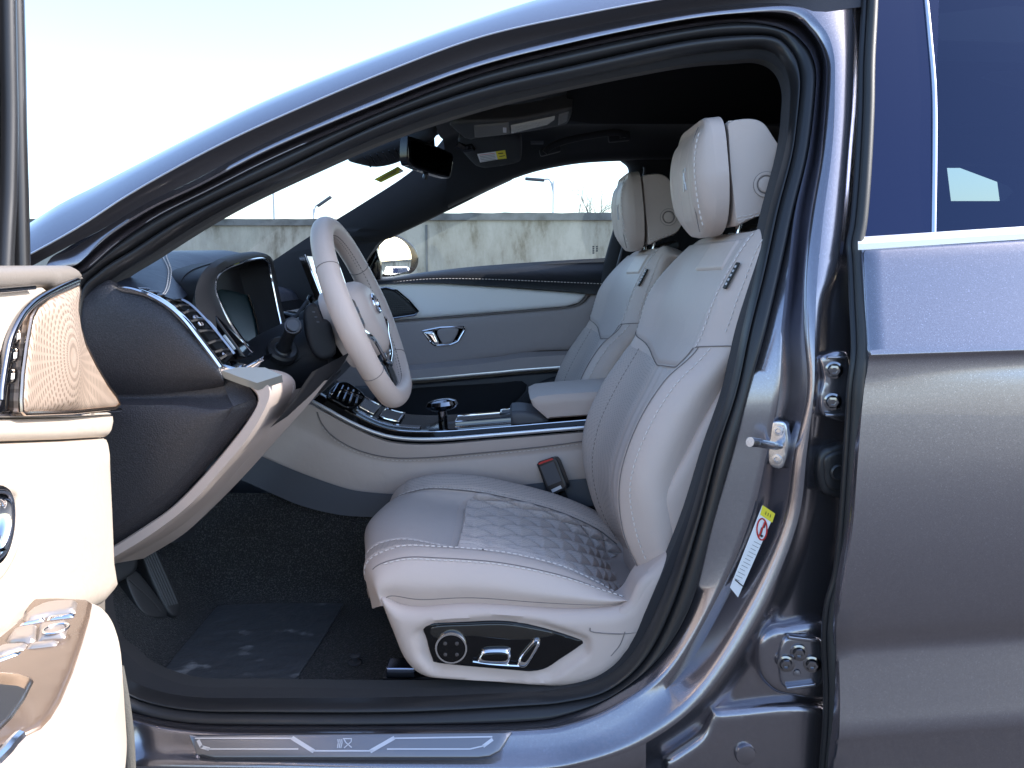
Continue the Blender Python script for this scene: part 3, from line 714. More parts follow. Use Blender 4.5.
# beige strip that runs down the edge of the lower dash
o_px = [(217,376),(236,381),(252,389),(258,401),(249,419),(231,443),(203,476),(172,507),(139,530),(104,552),(80,566)]
i_px = [(219,369),(252,374),(268,380),(273,392),(266,412),(249,440),(222,472),(192,505),(150,537),(108,562),(80,578)]
k_px = [(228,370),(264,369),(285,375),(291,388),(283,408),(262,440),(232,474),(203,504),(166,535),(110,566),(82,580)]
so_ = crs([P(*p, YD - .004) for p in o_px], 8); si = crs([P(*p, YD - .002) for p in i_px], 8); sk = crs([P(*p, YD + .075) for p in k_px], 8)
so2 = [p + Vector((0, .02, 0)) for p in so_]; s1 = [a.lerp(b, .12) + Vector((0, -.005, 0)) for a, b in zip(so_, si)]; s2 = [a.lerp(b, .85) + Vector((0, -.006, 0)) for a, b in zip(so_, si)]
sk2 = [p + Vector((.0, .03, -.004)) for p in sk]
MB().loft([so2, so_, s1, s2, si, [a.lerp(b, .3) for a, b in zip(si, sk)], sk, sk2], BPLA).build('beige_trim_strip', dash, sharp=50)
CAPG = mat('metallic_grey_cap', (.30, .31, .30), .4, .6)
wg = MB(); cap_ = [P(222,370.5,YD-.014), P(238,376.5,YD-.014), P(257,383,YD-.014), P(282,375,YD-.006), P(265,367.5,YD-.004), P(240,367,YD-.006)]
wg.add(cap_ + [p + Vector((0, .004, -.012)) for p in cap_], [[0, 1, 2, 3, 4, 5]] + [[i, (i + 6), (i + 1) % 6 + 6, (i + 1) % 6] for i in range(6)], CAPG); wg.build('grey_top_cap', dash, sharp=30)
# the chrome wedge above the beige strip
cw = MB(); A_ = [P(219,368,.088), P(237,371,.09), P(262,357,.17), P(252,355,.17)]; cw.puff(FY(.09), [(218,367),(222,364),(240,369),(264,356),(262,361),(240,376),(221,373)], CHROME, H=.004, Rr=.004, back=.05, step=.006, smooth=False)
cw.build('chrome_wedge', dash)
# knee panel (grey beige underside) under the strip
kp = MB()
kA = crs([P(x, y, YD + .09) for x, y in [(112,564),(166,534),(203,503),(234,474),(264,440),(284,410),(294,390)]], 6)
kB = crs([P(x, y, .30) for x, y in [(160,545),(185,527),(214,498),(243,466),(276,430),(318,390),(345,362)]], 6)
kC = crs([P(x, y, .58) for x, y in [(190,540),(200,522),(232,488),(262,452),(300,412),(345,372),(372,340)]], 6)
kp.loft([[p + Vector((0, 0, .012)) for p in kA], kA, [a.lerp(b, .5) + Vector((.012, 0, -.008)) for a, b in zip(kA, kB)]], BPLA)
kp.loft([[a.lerp(b, .5) + Vector((.012, 0, -.008)) for a, b in zip(kA, kB)], kB, kC], GPLA)
kp.build('knee_panel', dash)
MB().loft([crs([P(*p, .10) for p in [(270,428),(290,405),(303,385),(312,372)]], 5), crs([P(*p, .28) for p in [(300,408),(322,388),(340,368),(350,352)]], 5)], TRIMK).build('knee_slot', dash)
# top pad, running across the car
def topcurve(y):
    return [Vector((x, y, z)) for x, z in ((-1.5, .90), (-1.25, .955), (-1.0, .985), (-.80, .995), (-.66, .985), (-.60, .955))]
pad = MB()
Lp = [P(60,330,.12), P(92,292,.12), P(112,270,.12), P(128,256.5,.12), P(148,254,.125)]
edge = [(92,300),(120,287),(146,293),(170,305),(183,313),(196,325)]
# driver side pad: from the vent line up to the crest
v0 = crs([P(*p, .105) for p in [(100,292),(121,286),(148,290.5),(160,294.5),(168,297.5),(174,299.5)]], 8)
v1 = crs([P(*p, .15) for p in [(100,280),(124,277),(150,282),(164,287.5),(175,293.5),(183,298)]], 8)
v2 = crs([P(*p, .24) for p in [(100,270),(128,264),(154,267),(171,273),(183,281),(191,293)]], 8)
v3 = crs([P(*p, .32) for p in [(105,262),(134,256.5),(158,258.5),(178,263),(190,269),(199,279)]], 8)
v4 = crs([P(*p, .40) for p in [(115,256.5),(144,253),(168,252),(188,253.5),(204,258),(214,264)]], 8)
v5 = crs([P(*p, .50) for p in [(125,254),(152,251.5),(178,250.6),(204,250.4),(226,250.5),(246,254)]], 8)
v6 = [p + Vector((-.1, .25, -.03)) for p in v5]
pad.loft([v0, v1, v2, v3, v4, v5, v6], NAVY, flip=True)
padc = surf([[q for q in c[::4]] for c in (v0, v1, v2, v3, v4, v5)])
for dx in (0, .035):
    L = [padc(u, v + dx) + Vector((.0005, -.002, .002)) for u, v in ((.02, .66), (.12, .655), (.25, .63), (.4, .57), (.52, .50), (.64, .43), (.78, .36), (.9, .31))]
    pad.stitch(crs(L, 8), THREAD, r=.0011)
L = [padc(u, v) + Vector((0, -.002, .0015)) for u, v in ((.66, .05), (.62, .18), (.52, .27), (.42, .30), (.36, .29))]; pad.tube(crs(L, 6), .0016, RUB, 6)
pad.build('top_pad', dash, sharp=60)
# top deck across to the passenger side, and passenger fascia
deck = MB()
cv = []
for y in np.linspace(.12, 1.42, 14):
    bowx = -.10 * (1 - ((y - .75) / .7) ** 2)
    cv.append(crs([Vector((x + bowx * (1 if x < -.7 else .2), y, z)) for x, z in ((-1.35, .90), (-1.1, .945), (-.9, .968), (-.74, .972), (-.66, .955), (-.635, .92))], 4))
deck.loft(cv, NAVY)
deck.build('dash_top', dash, sharp=60)
pf_ = MB()
cv = []
for y in np.linspace(.55, 1.42, 8):
    cv.append(crs([Vector((x, y, z)) for x, z in ((-.64, .925), (-.60, .90), (-.58, .87), (-.60, .80), (-.68, .70), (-.80, .60), (-1.05, .52))], 4))
pf_.loft(cv, GLOSSK, flip=True); pf_.build('passenger_fascia', dash)
ss = MB(); ss.loft([[Vector((-.594 + .0, y, .905)) for y in (.58, 1.0, 1.42)], [Vector((-.574, y, .885)) for y in (.58, 1.0, 1.42)], [Vector((-.574, y, .872)) for y in (.58, 1.0, 1.42)]], SATIN); ss.build('silver_strip', dash)
# lower dash body closing the volume behind
lb = MB(); lb.loft([crs([P(*p, .14) for p in [(90,300),(200,345),(222,375),(255,400)]], 6), crs([P(*p, .14) for p in [(90,560),(140,528),(200,470),(250,410)]], 6)], TRIMK); lb.build('inner_panel', dash)
# --- instrument hood and screen, facing the driver
hood = MB()
rim_px_n = [(254,352),(244,345),(232,330),(221,310),(215,292),(215,280),(219,271)]          # near side of the opening, bottom to top (Y .20)
rim = [P(252,352,.215), P(242,341,.205), P(231,325,.20), P(220,304,.20), P(215,289,.20), P(217,277,.21), P(226,268.5,.245), P(240,263,.31), P(252,259.5,.38), P(262,258.5,.45), P(268,262,.505), P(270,272,.52), P(273,286,.52), P(277,306,.52), P(281,325,.515), P(283,340,.50)]
rimc = crs(rim, 6)
outer = [P(222,368,.19), P(212,352,.165), P(202,330,.15), P(196,306,.145), P(196,288,.15), P(203,272,.175), P(214,261.5,.22), P(228,255.5,.30), P(243,252.5,.38), P(258,252,.47), P(270,258,.53), P(274,268,.545), P(277,284,.545), P(281,304,.545), P(286,325,.54), P(290,342,.52)]
outc = crs(outer, 6)
back_ = [p + Vector((-.035, .07, -.03)) for p in outc]
lip_ = [a.lerp(b, .15) + Vector((.004, 0, .002)) for a, b in zip(rimc, outc)]
mid_ = [a.lerp(b, .55) + Vector((.006, -.004, .004)) for a, b in zip(rimc, outc)]
hood.loft([back_, [a.lerp(b, .1) for a, b in zip(outc, back_)], outc, mid_, lip_, rimc], TRIMK)
inn = [Vector((p.x - .045, p.y, p.z - .004)) for p in rimc]
inn2 = [Vector((p.x - .10, .36 + (p.y - .36) * .92, .955 + (p.z - .955) * .92)) for p in rimc]
hood.loft([rimc, inn, inn2], TRIMK)
hd = hood.build('instrument_hood', dash, sharp=60)
MB().tube(rimc, .0026, CHROME, 8).build('chrome_bezel', hd)
SCR = mat('dark_screen', (.006, .018, .020), .3, spec=.15)
sc_ = MB(); scp = [Vector((p.x - .060, .36 + (p.y - .36) * .97, .955 + (p.z - .955) * .97)) for p in rimc]
cxs = sum(scp, Vector()) / len(scp)
sc_.add(scp + [cxs], [[i, (i + 1) % len(scp), len(scp)] for i in range(len(scp))], TRIMK)
sc_.build('screen_surround', hd)
s4 = MB(); q0 = [P(217,291,.205), P(222,291,.225), P(247,296,.36), P(252,301,.40), P(258,340,.40), P(256,349,.38), P(246,346,.24), P(234,328,.21)]
sx = lambda p, d=-.030: p + Vector((d, 0, 0))
n4 = Vector((.9, -.1, .42)).normalized(); f4 = Frame(P(238, 318, .30) + Vector((-.035, 0, 0)), n4, (0, 1, 0))
s4.puff(f4, [(217,291),(228,290),(246,295),(252,300),(257,325),(258,343),(252,346),(243,340),(233,326),(222,306)], SCR, H=.001, Rr=.002, back=.01, step=.012)
sco = s4.build('instrument_screen', hd)
e4 = MB().tube([f4.w(*f4.px(247, 296), .003), f4.w(*f4.px(254, 318), .003), f4.w(*f4.px(258.5, 341), .003)], .0022, DCHROME, 6)
e4.puff(f4, [(243,302),(246,303),(247,308),(244,307)], YELL, H=.0005, Rr=.001, back=0, step=.004); e4.build('screen_edge', hd)
# --- side air vent
vent = empty('air_vent', P(195, 330, .12), dash)
vl = crs([P(*p, .079) for p in [(118,287),(133,289),(150,295),(168,305),(184,319),(200,339),(213,356),(221,367)]], 8)
vc = MB(); vc.tube(vl, [.0022 + .0022 * min(1, i / 20) for i in range(len(vl))], CHROME, 8, flat=(Vector((0, 1, 0)), 1.6)); vc.build('chrome_blade', vent)
vb = MB(); vA = crs([P(*p, .10) for p in [(120,287),(150,292),(172,301),(190,316),(206,336),(222,358),(226,366)]], 6); vB = crs([P(*p, .145) for p in [(122,286),(156,291),(174,297),(190,304.5),(208,322),(228,346),(234,354)]], 6)
vd = [p + Vector((-.03, .02, -.03)) for p in vA]; ve = [p + Vector((-.03, -.01, -.03)) for p in vB]
vb.loft([vA, vd, ve, vB], TRIMK, flip=True); vb.build('vent_recess', vent)
for k in range(11):
    t_ = .16 + k * .074; a = vl[int(t_ * (len(vl) - 1))] + Vector((.002, .012, -.001)); b = vB[int(min(1, t_ + .05) * (len(vB) - 1))] + Vector((-.001, .0, -.002))
    sm = MB(); sm.tube([a, a.lerp(b, .5) + Vector((.001, 0, .002)), b], .0030, TRIMK, 6, flat=(Vector((.6, 0, .8)), .6))
    sm.tube([a + Vector((.001, -.001, .0026)), a.lerp(b, .5) + Vector((.002, -.001, .0046)), b + Vector((.001, 0, .0024))], .0007, DCHROME, 5); sm.build('slat', vent)
vk = MB(); a = P(197, 322, .13); vk.box(a, .024, .02, .012, DCHROME, X=(.6, 0, -.8), bev=.004); vk.build('vent_tab', vent); vk = MB(); vk.lathe(P(222, 357, .12), (.6, -.6, .5), [(.0, .012), (.004, .011), (.006, .006), (.006, 0)], DCHROME, 12)
vk.build('vent_wheel', vent)
vf = MB(); vf.tube(vB, .0035, DCHROME, 6); vf.build('vent_frame', vent)
SCG = mat('pale_reflector', (.55, .6, .62), .15, coat=1.0)
ps = MB(); ps.puff(FY(.17), [(203,313),(216,316),(238,346),(246,358),(236,360),(222,340)], GLOSSK, H=.003, Rr=.004, back=.05, step=.008, smooth=False)
ps.puff(FY(.166), [(219,338),(225,334.5),(236,349),(229,352)], SCG, H=.001, Rr=.002, back=.002, step=.006, smooth=False); ps.build('switch_panel', dash)
# --- steering column and stalk
colm = MB()
ax0, ax1 = P(262, 352, .37), P(330, 330, .37)
cpx = [((232,352),(252,398)),((258,335),(276,404)),((285,322),(300,400)),((312,312),(322,392)),((332,310),(338,375))]
rings = []
for (a, b) in cpx:
    A, B = P(*a, .37), P(*b, .37); c = (A + B) / 2; h = (B - A) / 2; hw = .085
    rings.append([c + h * -math.cos(2 * math.pi * j / 24) + Vector((0, -hw * math.sin(2 * math.pi * j / 24), 0)) for j in range(24)])
colm.loft([[p + Vector((-.02, 0, 0)) for p in rings[0]]] + [list(r) for r in rings], TRIMK, cl_v=True, cap=True, flip=True)
colm.tube(crs([P(258, 374, .29), P(290, 365, .285), P(318, 345, .29)], 5), .0016, RUB, 5)
column = colm.build('steering_column', car, sharp=50)
sk_ = MB(); b0, b1 = P(283, 349, .275), P(293, 326, .235)
sk_.lathe(b0, (b1 - b0), [(.028, -.012), (.028, .0), (.024, .004), (.016, .002), (.0135, .004)], RUB, 24)
sk_.tube([b0, b0.lerp(b1, .6), b1], [.0125, .0105, .0125], RUB, 16)
sk_.lathe(b1, (b1 - b0) * .3 + Vector((.0, -1, .0)) * .03, [(.0145, -.012), (.0145, .004), (.0125, .005), (.0125, .0035), (.0105, .0032), (.0105, .0052), (0, .0055)], GPLA, 24)
sk_.build('indicator_stalk', column)
SILV = mat('silver_legend', (.6, .6, .62), .4)
pdl = MB().puff(Frame(P(325, 330, .27), (.25, -.95, .1), (1, 0, 0)), [(304,310),(311,303),(317,305),(322,318),(330,322),(336,345),(334,356),(322,360),(312,352),(305,332)], TRIMK, H=.008, Rr=.008, back=.04, step=.008)
for k in range(3): pdl.box(P(313.5 + 2.2 * k, 312 + 5 * k, .262), .006, .004, .003, GPLA, bev=.001)
pdl.build('wiper_stalk_pod', column)
# --- centre touchscreen
SCRL = mat('reflection_glow_screen', (.3, .33, .36), .12, coat=1, emis=((.80, .92, 1.0), .42))  # emission stands in for the bright outdoor reflection on the glass
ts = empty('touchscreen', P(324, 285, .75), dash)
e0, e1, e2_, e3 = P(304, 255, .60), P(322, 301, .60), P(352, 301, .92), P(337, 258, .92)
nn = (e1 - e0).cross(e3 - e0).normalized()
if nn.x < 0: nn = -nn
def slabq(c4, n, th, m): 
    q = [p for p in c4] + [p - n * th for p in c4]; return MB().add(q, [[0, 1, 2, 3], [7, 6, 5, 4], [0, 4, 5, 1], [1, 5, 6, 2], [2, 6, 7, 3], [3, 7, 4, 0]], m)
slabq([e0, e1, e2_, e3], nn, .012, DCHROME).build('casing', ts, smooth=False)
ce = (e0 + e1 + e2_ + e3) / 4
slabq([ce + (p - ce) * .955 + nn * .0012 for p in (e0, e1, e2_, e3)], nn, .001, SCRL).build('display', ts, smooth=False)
MB().tube([e0.lerp(e1, i / 6) + nn * .002 for i in range(7)], .0028, CHROME, 8).build('chrome_edge', ts)
# passenger side vent cluster seen behind the wheel
pv = MB(); pv.puff(FY(.62), [(278,318),(284,312),(297,314),(304,305),(310,293),(313,312),(306,318),(298,326),(284,332)], GLOSSK, H=.01, Rr=.01, back=.05, step=.01)
pv.tube([P(285, 321, .60), P(297, 315, .60), P(308, 300, .60)], .004, GPLA, 6); pv.build('centre_air_vent', dash)

# =================================================================== STEERING WHEEL
TW = R(22); wn = Vector((math.cos(TW), 0, math.sin(TW))); wc = P(364.5, 315, .37)
wheel = empty('steering_wheel', wc, car)
wf = Frame(wc, wn, (0, 1, 0))
def wheelp(a, r=.1765, h=0):
    v = r * math.sin(a)
    if v < -.155: v = -.155 - (-.155 - v) * .45
    return wf.w(r * math.cos(a), v, h)
rm = MB(); ring = [wheelp(i * 2 * math.pi / 96) for i in range(96)]
rad = []
for i in range(96):
    a = i * 360 / 96; a = a % 360; s_ = .0200
    for c in (0, 180): s_ += .0022 * math.exp(-((min(abs(a - c), 360 - abs(a - c)) - 0) / 22) ** 2)
    rad.append(s_)
rm.tube(ring, rad, BEIGE, 28, closed=True)
rim_o = rm.build('rim', wheel)
for a0 in (32, 148, 214, 326):
    ring2 = []
    A = R(a0); c = wheelp(A); t_ = (wheelp(A + .01) - wheelp(A - .01)).normalized(); rr = (c - wc).normalized(); b_ = t_.cross(rr)
    sm_ = MB(); sm_.tube([c + (rr * math.cos(x) + b_ * math.sin(x)) * .0206 for x in [i * 2 * math.pi / 24 for i in range(24)]], .0008, SEAM, 5, closed=True); sm_.build('seam', rim_o)
sti = MB()
for dh in (.0045, -.001):
    L = [wf.w(*(Vector((wf_.dot(wf.U), wf_.dot(wf.V))) * (1 - .0193 / .1765)), .003 + dh) for wf_ in [p - wc for p in ring]]
    sti.stitch(L + [L[0]], SEAM, seg=.004, gap=.0045, r=.0009)
sti.build('stitching', rim_o)
hub = MB().puff(wf, [(-.072, .048), (-.03, .066), (.03, .066), (.072, .048), (.082, .01), (.07, -.035), (.035, -.075), (0, -.085), (-.035, -.075), (-.07, -.035), (-.082, .01)], BEIGE, H=.032, Rr=.036, back=.05, step=.01, px=False, base=lambda a, b: -.006)
hubo = hub.build('airbag_cover', wheel)
em2 = MB(); ell = [wf.w(.021 * math.cos(x), .012 + .017 * math.sin(x), .0285) for x in [i * 2 * math.pi / 32 for i in range(32)]]
em2.tube(ell, .0032, CHROME, 8, closed=True); em2.add([wf.w(.021 * math.cos(x), .012 + .017 * math.sin(x), .0275) for x in [i * 2 * math.pi / 32 for i in range(32)]], [list(range(32))], SATIN)
em2.build('emblem', wheel, 'oval chrome emblem')
for sg in (-1, 1):
    s5 = MB().puff(wf, [(sg * .065, .035), (sg * .12, .022), (sg * .172, .018), (sg * .172, -.016), (sg * .12, -.03), (sg * .065, -.02)], GLOSSK, H=.008, Rr=.01, back=.02, step=.008, px=False, base=lambda a, b: .0)
    for i in range(3):
        for j in range(2): s5.box(wf.w(sg * (.098 + .016 * i), .012 - .022 * j, .0095), .010, .012, .004, GPLA, X=wf.U, Y=wf.V, bev=.001)
    s5.build('spoke', wheel)
    MB().tube(crs([wf.w(sg * .160, -.020, .010), wf.w(sg * .12, -.036, .014), wf.w(sg * .08, -.052, .014), wf.w(sg * .045, -.088, .012), wf.w(0, -.104, .010)], 6), .006, CHROME, 8, flat=(wn, .6)).build('chrome_trim', wheel)
MB().puff(wf, [(-.02, -.07), (.02, -.07), (.03, -.145), (-.03, -.145)], GLOSSK, H=.006, Rr=.006, back=.02, step=.01, px=False).build('lower_spoke', wheel)
MB().lathe(wc - wn * .07, wn, [(.05, -.04), (.06, 0), (.055, .05), (.04, .06)], TRIMK, 24).build('hub_boss', wheel)

# =================================================================== CENTRE CONSOLE
cons = empty('centre_console', (0, .76, .5), car)
YC = .66
ct_px = [(312,403),(330,413),(352,425),(378,437),(402,442.5),(440,443),(500,438),(560,433),(620,428),(700,422)]
cb_px = [(236,446),(260,455),(300,472),(340,486),(360,491),(388,494),(440,494),(520,486),(600,478),(700,470)]
fc = FY(YC)
cp = MB()
rows = []
A_, B_ = ct_px, [(236,445),(262,456.5),(300,472.5),(338,486),(362,491.5),(400,494),(460,492),(530,484),(612,476),(700,468)]
for t_, dy in ((0, .012), (.03, 0), (.28, .002), (.36, .006), (.42, .004), (.7, -.004), (1, .006)):
    rows.append(crs([P(a[0] + (b[0] - a[0]) * t_, a[1] + (b[1] - a[1]) * t_, YC + dy) for a, b in zip(A_, B_)], 8))
cp.loft(rows, BEIGE)
sl_ = crs([P(a[0], a[1], YC - .001) for a in [(317,412),(322,424),(334,437),(355,449),(385,457),(420,458),(480,453),(540,447),(585,441)]], 10)
cp.tube(sl_, .0014, SEAM, 6); cp.stitch([p + Vector((0, -.002, -.005)) for p in sl_[10:]], THREAD, r=.0008)
cp.build('side_panel', cons, sharp=60)
lp = MB(); C_ = [(200,470),(238,479),(275,495),(302,506),(337,514.5),(372,517),(440,517),(530,512),(612,504),(700,496)]
lp.loft([crs([P(*p, YC + .004) for p in B_], 6), crs([P(*p, YC - .003) for p in B_], 6), crs([P(*p, YC - .006) for p in C_], 6), crs([P(*p, YC + .03) for p in C_], 6)], GPLA)
lp.build('lower_panel', cons, sharp=50)
chl = crs([P(*p, YC - .003) for p in [(308,399),(328,410),(350,422),(376,433),(402,438.5),(440,439),(500,434.5),(560,429.5),(620,425)]], 8)
MB().tube(chl, .0048, SATIN, 10, flat=(Vector((0, 1, 0)), .6)).build('chrome_trim', cons)
t0 = [(312,391),(334,404),(354,415.5),(378,427),(402,432),(440,432.5),(500,428),(560,423),(620,418)]
k0 = crs([P(*p, YC - .0) for p in [(308,397),(328,407.5),(350,419.5),(376,430.5),(402,436),(440,436.5),(500,432),(560,427),(620,422)]], 8)
k1 = crs([P(*p, YC + .004) for p in t0], 8)
kb = MB().loft([k0, k1, [p + Vector((0, .02, .003)) for p in k1]], GLOSSK); kb.build('gloss_band', cons)
MB().tube([p + Vector((0, .004, .001)) for p in k1], .0018, CHROME, 8).build('chrome_line', cons)
# top deck: follows the near edge, runs across to the passenger side
tk = MB(); near = [p + Vector((0, .02, .002)) for p in k1]; tk.loft([near, [p + Vector((0, .10, .004)) for p in near], [p + Vector((0, .19, .002)) for p in near], [p + Vector((0, .205, -.03)) for p in near], [p + Vector((0, .21, -.3)) for p in near]], GLOSSK)
deck_o = tk.build('top_deck', cons)
def strip_on(i0, i1, y0, y1, h, m, name, lab=None, frame=None):
    a = near[i0:i1]; mb = MB(); L0 = [p + Vector((0, y0, h)) for p in a]; L1 = [p + Vector((0, y1, h)) for p in a]
    mb.loft([[p + Vector((0, 0, -h)) for p in L0], L0, L1, [p + Vector((0, 0, -h)) for p in L1]], m)
    if frame: mb.tube(L0 + L1[::-1], .0022, frame, 6, closed=True)
    return mb.build(name, deck_o, lab)
SLVR = mat('silver_lid', (.42, .45, .50), .14, 1.0)
strip_on(10, 37, .006, .03, .006, SLVR, 'silver_rail'); strip_on(13, 22, .04, .16, .010, SLVR, 'cup_holder_lid', None, CHROME)
strip_on(23, 31, .04, .16, .010, DCHROME, 'storage_lid', None, CHROME); strip_on(42, 55, .05, .13, .008, DCHROME, 'switch_bank', None, CHROME)
strip_on(48, 51, .06, .12, .016, GPLA, 'drive_mode_switch', None, CHROME)
cv_ = MB(); cv_.puff(Frame(P(350, 392, .70), (.45, -.6, .65), (1, 0, 0)), [(327,396),(336,384),(345,382),(356,388),(365,397),(358,406),(348,409),(338,404)], GLOSSK, H=.004, Rr=.005, back=.04, step=.008)
vfr = Frame(P(350, 392, .70), (.45, -.6, .65), (1, 0, 0))
for k in range(5):
    a = vfr.w(*vfr.px(331 + 6 * k, 397 + 2 * k), .006); b = vfr.w(*vfr.px(338 + 5 * k, 385 + 2.2 * k), .006); cv_.tube([a, b], .0028, DCHROME, 6)
cv_.tube([vfr.w(*vfr.px(329, 395), .006), vfr.w(*vfr.px(343, 391), .007), vfr.w(*vfr.px(362, 398), .006)], .003, CHROME, 6)
cv_.build('console_air_vent', cons)
gl_ = MB(); gb = P(443, 428, .75); gt = P(442, 405, .75)
gl_.lathe(gb - Vector((0, 0, .02)), (0, 0, 1), [(.036, 0), (.034, .016), (.02, .02), (.011, .024), (.011, .05)], GLOSSK, 24)
gl_.tube([gb, gt], [.010, .012], DCHROME, 12)
prof = [(.0, -.016), (.016, -.014), (.030, -.008), (.034, .0), (.030, .009), (.018, .014), (0, .0155)]
b = MB(); b.lathe((0, 0, 0), (0, 0, 1), prof, CHROME, 28)
gl_.add([gt + Vector((v.x * 1.12, v.y * .8, v.z + v.x * .12)) for v in b.v], b.f, DCHROME)
gl_.build('gear_selector', cons, 'chrome mushroom gear selector on a black base')
# console rear black tray and the padded armrest
tr = MB().puff(FY(.69), [(512,411),(532,412),(548,419),(545,425),(515,427),(511,420)], GPLA, H=.008, Rr=.01, back=.12, step=.01); tr.build('key_tray', cons)
ar = MB()
aq = [P(531,398,.66), P(548,418.5,.66)]
X0, ZT, ZB = aq[0].x, aq[0].z + .004, aq[1].z
prof = [(X0 + .036, ZB), (X0 + .004, ZT - .022), (X0 - .002, ZT - .006), (X0 + .014, ZT + .002), (X0 + .06, ZT + .007), (X0 + .40, ZT + .03), (X0 + .42, ZB + .03)]
def arm_sec(y, ins): 
    cz = (ZT + ZB) / 2
    return [Vector((X0 + .2 + (x - X0 - .2) * (1 - ins * .5), y, cz + (z - cz) * (1 - ins * 2.2))) for x, z in prof]
ar.loft([arm_sec(.650, .10), arm_sec(.654, .02), arm_sec(.664, 0), arm_sec(.76, -.015), arm_sec(.856, 0), arm_sec(.866, .02), arm_sec(.87, .1)], BEIGE, cl_v=True, cap=True)
arm = ar.build('padded_armrest', cons, 'beige padded armrest on the centre console', sharp=35)
# passenger side wall of the tunnel
MB().add([(-1.1, .875, .25), (1.2, .875, .25), (1.2, .875, .60), (-.5, .875, .60), (-1.1, .875, .72)], [[0, 1, 2, 3, 4]], GPLA).build('passenger_side_panel', cons)

